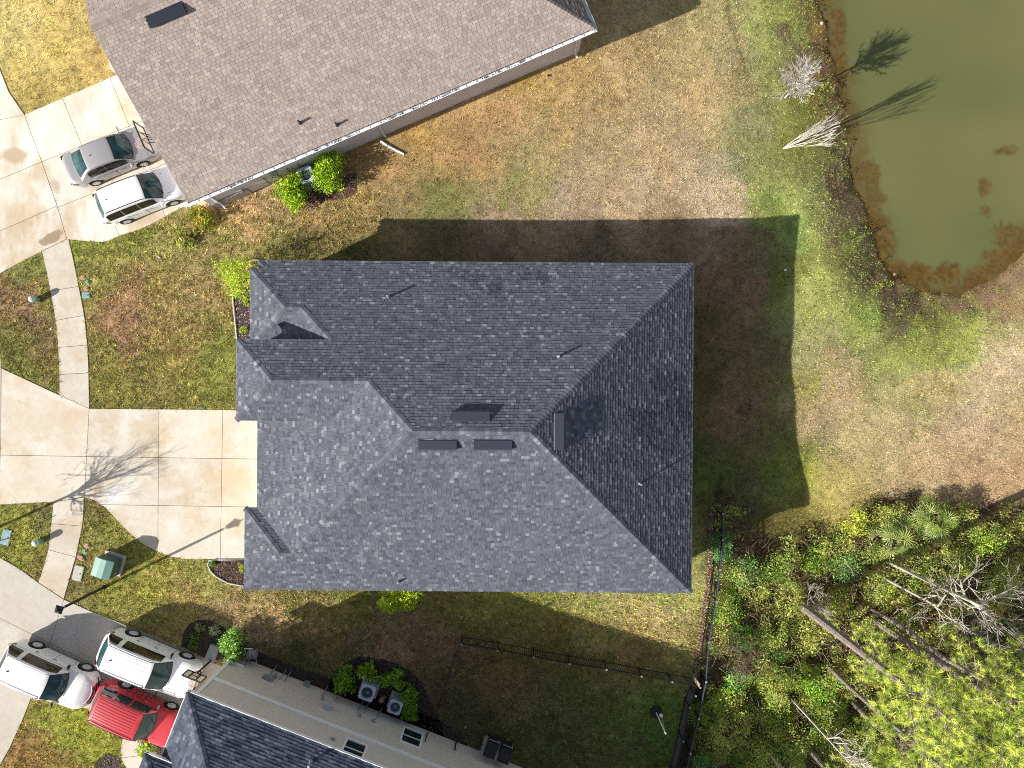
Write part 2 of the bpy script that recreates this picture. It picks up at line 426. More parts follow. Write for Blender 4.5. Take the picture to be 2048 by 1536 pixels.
def idw(X, Y, pts, vals, p, eps=8.0):
    num = 0; den = 0
    for (x, y), v in zip(pts, vals):
        w = 1.0 / (np.hypot(X - x, Y - y) + eps) ** p
        num = num + (w[..., None] * v if np.ndim(v) else w * v); den = den + w
    return num / (den[..., None] if np.ndim(vals[0]) else den)

Zr = idw(GX, GY, [(a, b) for a, b, _ in TZ], [c for _, _, c in TZ], 2.6, 30)
for _ in range(6):                                   # soften
    Zr[1:-1, 1:-1] = (Zr[1:-1, 1:-1] * 2 + Zr[:-2, 1:-1] + Zr[2:, 1:-1] + Zr[1:-1, :-2] + Zr[1:-1, 2:]) / 6
dsh = dist_poly(GX, GY, SHORE_G, True)
in_pond = inside_np(GX, GY, SHORE_G)
jit = (smooth_noise(GX.shape, 7, 5) - 0.5) * 14 + (smooth_noise(GX.shape, 2.5, 6) - 0.5) * 7
sd = np.where(in_pond, -dsh, dsh) + jit * np.exp(-dsh / 60)
t_ = np.clip(sd / 130, 0, 1); t_ = t_ * (1.5 - 0.5 * t_)
bank = (ZW + 0.02) + (Zr - ZW - 0.02) * np.clip(t_, 0, 1)
Zr = np.where(sd > 0, bank, ZW + 0.02 + np.maximum(sd, -120) * 0.012)
f_ = np.clip((GX - 1000) / 380, 0, 1); Zr = Zr * np.where(GX < 1380, f_ * f_ * (3 - 2 * f_), 1)
# small undulation
Zr += (smooth_noise(GX.shape, 20, 31) - 0.5) * 0.05 * (GX > 1400)

def sample(Rst, X, Y):
    fx = np.clip((X - RX0) / CELL, 0, RW - 1.001); fy = np.clip((Y - RY0) / CELL, 0, RH_ - 1.001)
    x0 = fx.astype(int); y0 = fy.astype(int); fx = fx - x0; fy = fy - y0
    if Rst.ndim == 3: fx = fx[..., None]; fy = fy[..., None]
    return (Rst[y0, x0] * (1 - fx) + Rst[y0, x0 + 1] * fx) * (1 - fy) + (Rst[y0 + 1, x0] * (1 - fx) + Rst[y0 + 1, x0 + 1] * fx) * fy

def gz(px, py):
    """ground height at ground-pixel coordinates"""
    return float(sample(Zr, np.array([float(px)]), np.array([float(py)]))[0])

def ground(px, py, up=0.0):
    """the point of the ground seen at this pixel of the photograph"""
    x, y = px, py; z = 0
    for _ in range(4):
        z = gz(x, y); k = (H - z) / H
        x = (px - 1024) * k + 1024; y = (py - 768) * k + 768
    return Vector(((x - 1024) * H / F, -(y - 768) * H / F, z + up))

CP = [
 (60, 60, 186, 165, 92), (120, 150, 172, 153, 80), (30, 20, 192, 170, 98), (190, 40, 168, 148, 82), (100, 220, 160, 140, 70), (210, 120, 162, 138, 75),
 (1000, 200, 188, 152, 100), (850, 250, 182, 145, 80), (1100, 150, 190, 155, 96), (1070, 130, 180, 150, 70), (1250, 100, 186, 156, 106), (1300, 300, 190, 160, 115), (1400, 200, 190, 162, 115),
 (1200, 400, 186, 162, 125), (950, 330, 176, 140, 92), (1010, 402, 135, 135, 70), (900, 408, 130, 130, 64), (1060, 385, 165, 150, 90), (780, 330, 172, 138, 84), (700, 420, 168, 142, 84), (800, 440, 142, 125, 78),
 (620, 440, 172, 142, 92), (500, 430, 185, 148, 102), (540, 410, 180, 145, 105), (520, 470, 145, 130, 70), (440, 480, 150, 135, 75), (330, 500, 150, 138, 74), (250, 480, 125, 128, 52), (160, 495, 118, 130, 50), (200, 540, 140, 132, 60), (320, 545, 145, 130, 70),
 (280, 590, 146, 115, 84), (350, 590, 145, 122, 75), (250, 640, 152, 118, 88), (400, 620, 145, 122, 78), (430, 560, 140, 120, 80), (300, 720, 130, 120, 58), (220, 690, 125, 118, 55), (400, 760, 122, 120, 48), (440, 700, 115, 120, 50), (230, 780, 125, 118, 50), (350, 800, 130, 115, 60), (270, 660, 140, 105, 80),
 (60, 545, 110, 122, 56), (20, 600, 150, 118, 85), (50, 625, 140, 105, 80), (60, 660, 125, 98, 80), (90, 690, 130, 110, 65), (20, 700, 112, 112, 48), (60, 740, 118, 115, 48), (95, 600, 130, 120, 60),
 (20, 1030, 120, 132, 58), (60, 1060, 148, 146, 48), (80, 1030, 115, 108, 68), (30, 1100, 122, 125, 50), (60, 1140, 130, 112, 62), (200, 1060, 122, 128, 48), (190, 1030, 130, 110, 65), (220, 1180, 132, 132, 40), (300, 1160, 138, 132, 48), (180, 1160, 130, 115, 65),
 (250, 1220, 135, 128, 60), (340, 1230, 150, 135, 75), (400, 1150, 138, 134, 62), (380, 1200, 155, 132, 82), (440, 1220, 168, 140, 104), (530, 1240, 172, 142, 108), (600, 1200, 128, 120, 58), (500, 1200, 150, 135, 78), (690, 1200, 130, 130, 55), (650, 1240, 165, 138, 96), (560, 1290, 110, 100, 65),
 (150, 1450, 128, 142, 38), (60, 1490, 145, 112, 62), (120, 1520, 130, 108, 55), (200, 1480, 120, 135, 38),
 (800, 1280, 145, 118, 92), (700, 1290, 120, 105, 66), (600, 1320, 90, 95, 55), (740, 1310, 160, 140, 115), (880, 1320, 135, 110, 85), (1000, 1210, 135, 138, 60), (900, 1230, 130, 120, 62), (1200, 1210, 165, 162, 90), (1300, 1240, 190, 168, 112), (1370, 1200, 165, 162, 88), (1350, 1290, 165, 150, 90), (1400, 1150, 160, 160, 85),
 (1100, 1290, 128, 118, 52), (1250, 1320, 150, 125, 75), (1000, 1330, 130, 108, 62), (1050, 1370, 128, 105, 65), (950, 1420, 85, 85, 62), (900, 1380, 100, 90, 65), (1200, 1400, 100, 108, 52), (1330, 1400, 90, 130, 50), (1300, 1480, 80, 122, 48), (1100, 1480, 90, 100, 62), (1250, 1520, 95, 105, 60),
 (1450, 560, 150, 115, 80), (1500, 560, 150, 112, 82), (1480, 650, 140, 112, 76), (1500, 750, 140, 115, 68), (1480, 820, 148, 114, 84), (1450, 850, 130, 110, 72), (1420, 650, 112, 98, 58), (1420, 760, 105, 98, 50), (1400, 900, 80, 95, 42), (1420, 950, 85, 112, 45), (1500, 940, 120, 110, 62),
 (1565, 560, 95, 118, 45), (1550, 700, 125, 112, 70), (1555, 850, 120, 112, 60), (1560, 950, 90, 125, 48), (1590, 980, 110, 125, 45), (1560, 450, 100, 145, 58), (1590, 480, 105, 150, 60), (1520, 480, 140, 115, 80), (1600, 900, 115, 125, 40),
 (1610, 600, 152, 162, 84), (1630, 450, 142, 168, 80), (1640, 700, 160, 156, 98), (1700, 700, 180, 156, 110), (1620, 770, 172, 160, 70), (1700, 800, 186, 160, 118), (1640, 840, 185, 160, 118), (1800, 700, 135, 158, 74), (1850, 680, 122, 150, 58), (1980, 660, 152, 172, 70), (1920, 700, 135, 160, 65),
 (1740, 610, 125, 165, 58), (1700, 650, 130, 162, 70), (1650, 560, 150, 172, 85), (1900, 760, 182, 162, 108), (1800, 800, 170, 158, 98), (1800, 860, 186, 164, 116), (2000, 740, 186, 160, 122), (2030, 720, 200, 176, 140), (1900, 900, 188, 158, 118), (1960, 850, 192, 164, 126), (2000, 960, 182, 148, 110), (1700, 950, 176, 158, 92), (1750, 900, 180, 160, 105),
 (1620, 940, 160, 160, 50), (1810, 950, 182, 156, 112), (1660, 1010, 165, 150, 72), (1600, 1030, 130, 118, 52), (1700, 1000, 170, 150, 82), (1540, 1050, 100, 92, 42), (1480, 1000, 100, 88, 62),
 (1540, 380, 128, 155, 78), (1570, 420, 120, 158, 70), (1600, 400, 140, 165, 84), (1530, 330, 135, 145, 82), (1540, 250, 155, 145, 98), (1480, 50, 180, 158, 106), (1500, 150, 175, 152, 102), (1545, 60, 142, 160, 84), (1560, 120, 145, 158, 84), (1600, 20, 140, 168, 72), (1615, 55, 120, 98, 80), (1620, 85, 118, 98, 78),
 (1590, 240, 115, 128, 48), (1620, 260, 118, 130, 45), (1640, 200, 128, 145, 50), (1650, 300, 120, 130, 60), (1620, 350, 140, 150, 75), (1665, 360, 130, 105, 76), (1660, 430, 145, 138, 82), (1670, 390, 118, 92, 68), (1690, 460, 122, 98, 72), (1720, 500, 120, 150, 55), (1740, 530, 118, 92, 70), (1780, 600, 112, 88, 68), (1830, 630, 112, 92, 64), (1920, 625, 130, 150, 50), (1960, 600, 140, 108, 78), (2020, 600, 150, 118, 84), (1900, 640, 115, 110, 50),
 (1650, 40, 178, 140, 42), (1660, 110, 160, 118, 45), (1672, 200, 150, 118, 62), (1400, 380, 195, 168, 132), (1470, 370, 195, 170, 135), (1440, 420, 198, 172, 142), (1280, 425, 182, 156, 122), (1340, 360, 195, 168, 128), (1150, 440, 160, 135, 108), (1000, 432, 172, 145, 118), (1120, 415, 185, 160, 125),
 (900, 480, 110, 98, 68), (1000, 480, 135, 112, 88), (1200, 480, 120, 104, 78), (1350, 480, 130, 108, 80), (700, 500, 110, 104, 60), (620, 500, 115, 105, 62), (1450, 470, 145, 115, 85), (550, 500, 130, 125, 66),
]
# warp the map so that patches have ragged edges
wx = (smooth_noise(GX.shape, 12, 1) - 0.5) * 60 + (smooth_noise(GX.shape, 4, 2) - 0.5) * 30 + (smooth_noise(GX.shape, 1.6, 12) - 0.5) * 14
wy = (smooth_noise(GX.shape, 12, 3) - 0.5) * 60 + (smooth_noise(GX.shape, 4, 4) - 0.5) * 30 + (smooth_noise(GX.shape, 1.6, 13) - 0.5) * 14
KL = 1 / 1.35             # lit sRGB -> albedo
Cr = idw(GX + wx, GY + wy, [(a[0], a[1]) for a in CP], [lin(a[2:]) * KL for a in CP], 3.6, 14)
n1 = smooth_noise(GX.shape, 5, 21); n2 = smooth_noise(GX.shape, 2, 22); n3 = smooth_noise(GX.shape, 14, 23)
n0 = r0_ = np.random.default_rng(44).random(GX.shape)
Cr *= (0.84 + 0.32 * n1)[..., None] * (1 + (n2 - .5) * np.where(GX < 560, .75, .42))[..., None] * (.9 + .2 * n0)[..., None]
Cr *= np.stack([1 + (n3 - .5) * .10, 1 + (n3 - .5) * 0.02, 1 - (n3 - .5) * .15], -1)

def blend(mask, col):
    global Cr
    Cr = Cr * (1 - mask[..., None]) + lin(col) * KL * mask[..., None]
# strip of bare brown earth beside the pond, algae fringe below the waterline
edge = np.exp(-((sd - 24) / 19) ** 2) * np.clip(smooth_noise(GX.shape, 4, 41) * 2.2 - 0.25, 0, 1)
blend(edge * 0.88, (128, 102, 78))
wet = np.clip(1 - np.abs(sd) / 10, 0, 1); blend(wet * 0.8, (112, 84, 48))
sub = np.clip(-sd / 8, 0, 1); blend(sub, (120, 86, 38))
# sandy shoal
sh = np.exp(-((GX - 1722) ** 2 / 16 ** 2 + (GY - 292) ** 2 / 30 ** 2)) * (sd < 4); blend(np.clip(sh * 1.6, 0, 1), (165, 140, 100))
# the worn dark line in the upper lawn
ln = dist_poly(GX, GY, [(1458, -20), (1466, 30), (1480, 75), (1492, 110), (1497, 140)])
blend(np.clip(1 - ln / 6, 0, 1) * 0.85, (95, 85, 45))
# leaf litter of the wood
WOOD = [(1436, 985), (1462, 1010), (1480, 1060), (1520, 1085), (1570, 1080), (1640, 1062), (1700, 1068), (1740, 1040), (1760, 1005), (1850, 1000), (1950, 1010), (2060, 1000), (2450, 990), (2450, 1900), (1330, 1900), (1352, 1536), (1384, 1440), (1408, 1330), (1424, 1200), (1432, 1100), (1434, 1030)]
wd = dist_poly(GX, GY, WOOD, True); win = inside_np(GX + wx * .5, GY + wy * .5, WOOD)
blend(win * np.clip(0.55 + n2 * 0.5, 0, 1), (86, 66, 45))
# dark scorched looking specks in the shaded lawn
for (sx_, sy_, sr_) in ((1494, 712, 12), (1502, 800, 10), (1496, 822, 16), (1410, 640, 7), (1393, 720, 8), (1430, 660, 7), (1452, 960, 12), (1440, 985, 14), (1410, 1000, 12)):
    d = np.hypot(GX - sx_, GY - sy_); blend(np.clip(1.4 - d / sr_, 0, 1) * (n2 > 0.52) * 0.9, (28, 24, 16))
lum_ = (Cr @ np.array([.25, .6, .15]))[..., None]
grn = np.clip((Cr[..., 1:2] / (Cr[..., 0:1] + 1e-4) - .95) * 2.2, 0, 1)
Cr = Cr * (1 - .15 - .06 * grn) + lum_ * (.15 + .06 * grn)
Cr = Cr * (1 + grn * np.array([.30, .06, -.10]))
Cr = np.clip(Cr * (1.42 + .42 * np.clip((700 - GX) / 300, 0, 1))[..., None], 0.004, 0.8)

# ground sheet: dense where the photograph looks, stretched far beyond
def axis(lo, hi, step, far):
    core = np.arange(lo, hi + step, step)
    out = []; d = step * 3; p = hi + step * 2
    while p < far: out.append(p); p += d; d *= 1.5
    neg = []; d = step * 3; p = lo - step
    while p > -far: neg.append(p); p -= d; d *= 1.5
    return np.array(neg[::-1] + list(core) + out)
ax = axis(-390, 2420, 5.0, 16000); ay = axis(-330, 1870, 5.0, 16000)
AX, AY = np.meshgrid(ax, ay)
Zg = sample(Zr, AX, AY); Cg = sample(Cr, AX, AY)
# roads and houses are built on the ground: keep it just below them
V = np.stack([(AX - 1024) * H / F, -(AY - 768) * H / F, Zg], -1).reshape(-1, 3)
nx, ny = len(ax), len(ay)
idx = np.arange(nx * ny).reshape(ny, nx)
Fq = np.stack([idx[:-1, :-1], idx[1:, :-1], idx[1:, 1:], idx[:-1, 1:]], -1).reshape(-1, 4)
M['ground'] = attr_mat('lawn_soil_and_thatch', rough=0.95, noise=0.5, scale=22, bump=1.0, dist=0.035, spec=0.1)
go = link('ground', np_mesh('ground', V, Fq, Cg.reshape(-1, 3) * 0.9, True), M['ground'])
tag(go, kind='structure')

# ------------------------------------------------------------------ pond
def water_mat():
    m, t, b = principled('murky_green_water')
    b.inputs['Roughness'].default_value = 0.08
    b.inputs['IOR'].default_value = 1.33
    a = t.nodes.new('ShaderNodeAttribute'); a.attribute_name = 'Col'
    t.links.new(a.outputs['Color'], b.inputs['Base Color'])
    geo = t.nodes.new('ShaderNodeNewGeometry')
    n = t.nodes.new('ShaderNodeTexNoise'); n.inputs['Scale'].default_value = 4.0; n.inputs['Detail'].default_value = 3
    t.links.new(geo.outputs['Position'], n.inputs['Vector'])
    bp = t.nodes.new('ShaderNodeBump'); bp.inputs['Strength'].default_value = 0.06; bp.inputs['Distance'].default_value = 0.03
    t.links.new(n.outputs['Fac'], bp.inputs['Height']); t.links.new(bp.outputs['Normal'], b.inputs['Normal'])
    return m
wxs = np.arange(1600, 2440, 4.0); wys = np.arange(-330, 700, 4.0)
WX, WY = np.meshgrid(wxs, wys)
wsd = sample(sd, WX, WY)
nn = sample(smooth_noise(GX.shape, 6, 51), WX, WY); nf_ = sample(smooth_noise(GX.shape, 1.7, 52), WX, WY); nb = sample(smooth_noise(GX.shape, 25, 53), WX, WY)
deep = lin((106, 112, 70)) * KL; deep2 = lin((124, 122, 78)) * KL; algae = lin((116, 90, 44)) * KL; algae2 = lin((92, 76, 38)) * KL; murk = lin((108, 104, 68)) * KL
wc = deep * (1 - nb[..., None]) + deep2 * nb[..., None]
far_ = np.clip((-wsd - 15) / 45, 0, 1)[..., None]
wc = murk * (1 - far_) + wc * far_
# algae fringe
fr = .85 * np.clip(1.25 - (-wsd) / (16 + 40 * nn), 0, 1) * np.clip(nn * 1.9 - 0.12, 0, 1)
south = np.clip((WY - 330) / 160, 0, 1)
fr = np.clip(fr * (0.8 + 0.9 * south), 0, 1)
# mats of weed out in the water, at their places
px_w = (WX - 1024) / kW + 1024; py_w = (WY - 768) / kW + 768
for (cx, cy, rx, ry, am) in ((2012, 302, 26, 11, .8), (1970, 376, 12, 17, .75), (1972, 423, 12, 12, .6), (1833, 548, 42, 22, 1), (1895, 545, 28, 18, 1), (1735, 345, 24, 26, .8), (1745, 400, 20, 30, .7), (1768, 480, 22, 34, .8), (2025, 480, 40, 38, .8), (2000, 520, 30, 30, .8), (1705, 250, 14, 40, .6), (1675, 60, 16, 70, .9), (1682, 130, 14, 40, .9)):
    d = np.hypot((px_w - cx) / rx, (py_w - cy) / ry) + (nn - .5) * .9 + (nf_ - .5) * .8
    fr = np.maximum(fr, am * np.clip((1.25 - d) * 1.8, 0, 1))
ac = (algae * nf_[..., None] + algae2 * (1 - nf_[..., None])) * np.random.default_rng(61).uniform(.72, 1.25, WX.shape)[..., None]
wc = wc * (1 - fr[..., None]) + ac * fr[..., None]
ii = np.arange(WX.size).reshape(WX.shape)
fq = np.stack([ii[:-1, :-1], ii[1:, :-1], ii[1:, 1:], ii[:-1, 1:]], -1)
keep = (wsd[:-1, :-1] < 14) | (wsd[1:, 1:] < 14)
fq = fq[keep]
wv = np.stack([(WX - 1024) * H / F, -(WY - 768) * H / F, np.full(WX.shape, ZW)], -1).reshape(-1, 3)
wo = link('water', np_mesh('water', wv, fq, wc.reshape(-1, 3), True), water_mat())
tag(wo, kind='structure')

# ------------------------------------------------------------------ concrete slabs
GRASS_HOLES = []        # ground-pixel polygons without grass
def split(polys, a, b):
    A, B, Cc = -(b[1] - a[1]), (b[0] - a[0]), 0
    Cc = -(A * a[0] + B * a[1]); L = math.hypot(A, B)
    out = []
    mid = ((a[0] + b[0]) / 2, (a[1] + b[1]) / 2)
    dx, dy = (b[0] - a[0]) / L, (b[1] - a[1]) / L
    for p in polys:
        cx = sum(q[0] for q in p) / len(p); cy = sum(q[1] for q in p) / len(p)
        s_ = (cx - mid[0]) * dx + (cy - mid[1]) * dy
        if abs(s_) > L / 2 + 6: out.append(p); continue
        u = clip_half(p, A / L, B / L, Cc / L - 0.42); v = clip_half(p, -A / L, -B / L, -Cc / L - 0.42)
        for w in (u, v):
            if len(w) > 2 and abs(area(w)) > 8: out.append(w)
    return out

def slabs(name, outline, cuts, m, top=0.035):
    root = empty(name); tag(root, kind='structure')
    GRASS_HOLES.append(outline)
    polys = [outline]
    for c in cuts: polys = split(polys, *c)
    for p in polys:
        w = [at(x, y) for x, y in p]
        MB().prism([(q.x, q.y) for q in w], -0.12, top).build('concrete_slab', m, root)
    w = [at(x, y) for x, y in outline]
    MB().prism([(q.x, q.y) for q in w], -0.14, 0.008).build('joint_bed', M['mulch_base'], root)
    return root

slabs('driveway', [(179.5, 817.5), (575, 821), (575, 1118), (490, 1118), (400, 1118), (365, 1117), (340, 1112), (312, 1101), (285, 1086), (260, 1065), (235, 1040), (210, 1013), (190, 1000), (170, 994.5)],
      [((180, 913), (576, 919)), ((200, 1009), (576, 1015)), ((318.5, 815), (316, 1120)), ((446, 815), (441, 1122))], M['conc_warm'])
slabs('driveway', [(4, 737), (120, 791), (178.6, 817.5), (169.2, 993.5), (108, 1003), (-2, 1009), (1, 940), (3, 870)],
      [((-2, 910), (176, 913))], M['conc_warm'])
slabs('sidewalk', [(137, 478), (147, 520), (155, 560), (163, 600), (170, 640), (175, 690), (177, 730), (179, 817), (120, 790), (120, 750), (119, 720), (115, 660), (109, 620), (103, 590), (95, 545), (85, 503)],
      [((103, 582), (158, 573)), ((112, 641), (168, 631)), ((118, 695), (175, 690)), ((119, 749), (178, 746))], M['conc_walk'])
slabs('sidewalk', [(108, 1004), (168, 995), (167, 1030), (164, 1055), (152, 1113), (140, 1155), (128, 1197), (78, 1164), (90, 1128), (98, 1098), (103, 1055)],
      [((102, 1047), (166, 1052)), ((96, 1099), (154, 1114))], M['conc_walk'])
slabs('driveway', [(50, 230), (235, 150), (335, 106), (440, 385), (431, 413), (365, 415), (345, 425), (322, 438), (300, 450), (270, 462), (240, 471), (222, 480), (205, 484), (160, 481), (135, 478), (125, 445), (115, 410), (85, 325)],
      [((125, 196), (240, 474)), ((220, 154), (318, 400)), ((80, 326), (330, 224)), ((112, 417), (400, 300))], M['conc_upper'])
slabs('driveway', [(-60, 90), (-10, 118), (0, 140), (18, 185), (49, 230), (84, 325), (114, 411), (134, 478), (85, 502), (40, 525), (0, 547), (-60, 575)],
      [((-60, 252), (50, 230)), ((-60, 384), (85, 324)), ((-60, 489), (115, 412))], M['conc_upper'])
slabs('driveway', [(-60, 1080), (0, 1115), (40, 1138), (78, 1166), (128, 1199), (190, 1226), (258, 1252), (350, 1290), (425, 1325), (480, 1345), (440, 1440), (420, 1490), (330, 1480), (246, 1476), (238, 1458), (215, 1436), (185, 1418), (120, 1406), (62, 1397), (45, 1440), (20, 1495), (0, 1530), (-60, 1620)],
      [((129, 1197), (58, 1420)), ((-60, 1206), (470, 1470))], M['conc_lower'])
slabs('path', [(246, 1477), (330, 1481), (305, 1505), (296, 1530), (300, 1600), (275, 1600), (257, 1540), (246, 1522), (242, 1502)], [((240, 1516), (300, 1508))], M['conc_lower'])
slabs('doorstep', [(217, 118), (224, 108), (300, 80), (318, 113), (235.5, 149.5), (222, 140)], [], M['padconc'], 0.06)
rd = empty('road'); tag(rd, kind='structure')
MB().prism([(at(x, y).x, at(x, y).y) for x, y in [(0, 690), (2.5, 740), (1.8, 870), (-1, 940), (-3.5, 1009), (-160, 1009), (-160, 690)]], -0.14, 0.012).build('gutter_pan', M['asphalt'], rd)
GRASS_HOLES.append([(-400, 550), (0, 690), (4, 740), (3, 870), (0, 940), (-3, 1009), (-20, 1060), (-400, 1060)])

# ------------------------------------------------------------------ mulch beds
def bits(poly, n, size, cols, up=0.01, seed=3, flat=0.5):
    """loose chips, leaves or blades lying in a ground-pixel polygon"""
    r = np.random.default_rng(seed)
    P = np.array(poly); lo = P.min(0); hi = P.max(0)
    A = r.uniform(lo, hi, (n * 4, 2)); ins = inside_np(A[:, 0], A[:, 1], poly); A = A[ins][:n]; n = len(A)
    z = sample(Zr, A[:, 0], A[:, 1])
    c = np.stack([(A[:, 0] - 1024) * H / F, -(A[:, 1] - 768) * H / F, z + up], -1)
    a = r.uniform(0, 2 * np.pi, n); u = np.stack([np.cos(a), np.sin(a), r.uniform(-flat, flat, n)], -1)
    w = np.stack([-np.sin(a), np.cos(a), r.uniform(-flat, flat, n)], -1)
    s = r.uniform(0.5, 1.3, n)[:, None] * size; c[:, 2] += s[:, 0] * flat
    q = np.stack([c - u * s, c + w * s * .45, c + u * s, c - w * s * .45], 1).reshape(-1, 3)
    f = np.arange(4 * n).reshape(-1, 4)
    cl = lin(np.array(cols)[r.integers(0, len(cols), n)]) * r.uniform(.7, 1.2, (n, 1))
    return q, f, np.repeat(cl, 4, 0)

def bed(poly, n, cols, size=0.035, seed=3, m='mulch_base', prism=True):
    GRASS_HOLES.append(poly)
    if prism:
        b = MB().prism([(at(x, y).x, at(x, y).y) for x, y in poly], -0.08, 0.028).build('flower_bed', M[m]); tag(b, kind='structure')
    q, f, c = bits(poly, n, size, cols, 0.03, seed, .3); c = np.clip(c * 1.5, 0, .9)
    o = link('mulch', np_mesh('mulch', q, f, c), M['foliage']); tag(o, kind='stuff')
dark_m = [(52, 40, 34), (40, 30, 26), (66, 50, 42), (30, 24, 22), (80, 62, 52)]
bed([(416, 1120), (440, 1119), (575, 1119), (575, 1180), (480, 1172), (455, 1166), (432, 1152), (420, 1138)], 1500, [(105, 72, 55), (70, 48, 38), (130, 95, 70), (50, 38, 30)], 0.05)
bed([(466, 585), (469, 620), (475, 680), (600, 690), (600, 580), (490, 575), (474, 578)], 2200, [(150, 120, 125), (90, 60, 62), (190, 170, 170), (60, 40, 38), (110, 80, 75)], 0.045, 5)
bed([(362, 1292), (366, 1268), (378, 1248), (396, 1240), (418, 1240), (438, 1248), (452, 1258), (470, 1266), (482, 1290), (560, 1320), (700, 1370), (880, 1440), (890, 1480), (840, 1460), (700, 1402), (560, 1345), (470, 1312), (425, 1322)], 2500, dark_m, 0.04, 8)
bed([(655, 1375), (668, 1345), (690, 1325), (720, 1312), (750, 1315), (790, 1325), (820, 1340), (845, 1365), (860, 1400), (872, 1430), (895, 1450), (925, 1475), (940, 1500), (900, 1485), (860, 1470), (760, 1430), (690, 1400)], 3200, dark_m + [(24, 20, 20)] * 3 + [(120, 100, 90)], 0.04, 9)
bed([(186, 1560), (190, 1530), (200, 1514), (216, 1507), (236, 1512), (244, 1530), (256, 1560)], 500, dark_m + [(120, 100, 60)], 0.05, 10)
bed([(272, 1478), (300, 1470), (350, 1480), (360, 1540), (300, 1560), (292, 1530), (300, 1508), (286, 1500)], 500, dark_m, 0.05, 11)
bed([(1424, 1010), (1431, 1012), (1430, 1095), (1420, 1180), (1412, 1250), (1398, 1335), (1393, 1368), (1386, 1364), (1391, 1330), (1404, 1248), (1411, 1175), (1420, 1100)], 6000, [(120, 90, 70), (90, 65, 50), (200, 180, 160), (60, 44, 36), (150, 115, 90)], 0.045, 12, prism=False)
bed([(600, 395), (640, 372), (690, 352), (712, 345), (712, 385), (690, 398), (650, 402), (625, 420)], 900, [(150, 105, 80), (110, 75, 60), (170, 130, 100), (80, 55, 45)], 0.045, 13)
# concrete edging round two beds
def edging(pts, label):
    mb = MB(); mb.tube([at(x, y, 0.05) for x, y in pts], 0.045, 6)
    o = mb.build('bed_edging', M['padconc'], None, True); tag(o, label, 'edging'); return o
edging([(490, 1119), (440, 1119.5), (418, 1122), (416, 1130), (421, 1142), (432, 1153), (455, 1166), (480, 1171), (500, 1173)], 'pale concrete edging curved round the brown mulch bed by the driveway')
edging([(464, 572), (466, 600), (470, 640), (474, 682)], 'thin pale edging along the mauve pebble bed at the house front')
edging([(498, 524), (503, 520.5), (512, 519.5), (522, 521), (530, 523)], 'short pale curved edging at the north west roof corner')

# ------------------------------------------------------------------ shingled roofs
def frame_of(P):
    """P: list of 3D Vectors in one plane, first two along the eave"""
    u = (P[1] - P[0]).normalized()
    n = Vector((0, 0, 0))
    for i in range(len(P)): n += P[i].cross(P[(i + 1) % len(P)])
    n.normalize()
    if n.z < 0: n = -n
    h = Vector((0, 0, 1)).cross(n).normalized()      # horizontal direction in the plane
    if h.length < 0.1: h = u
    v = n.cross(h).normalized()
    if v.z < 0: v = -v; h = -h
    h = v.cross(n)
    return h, v, n

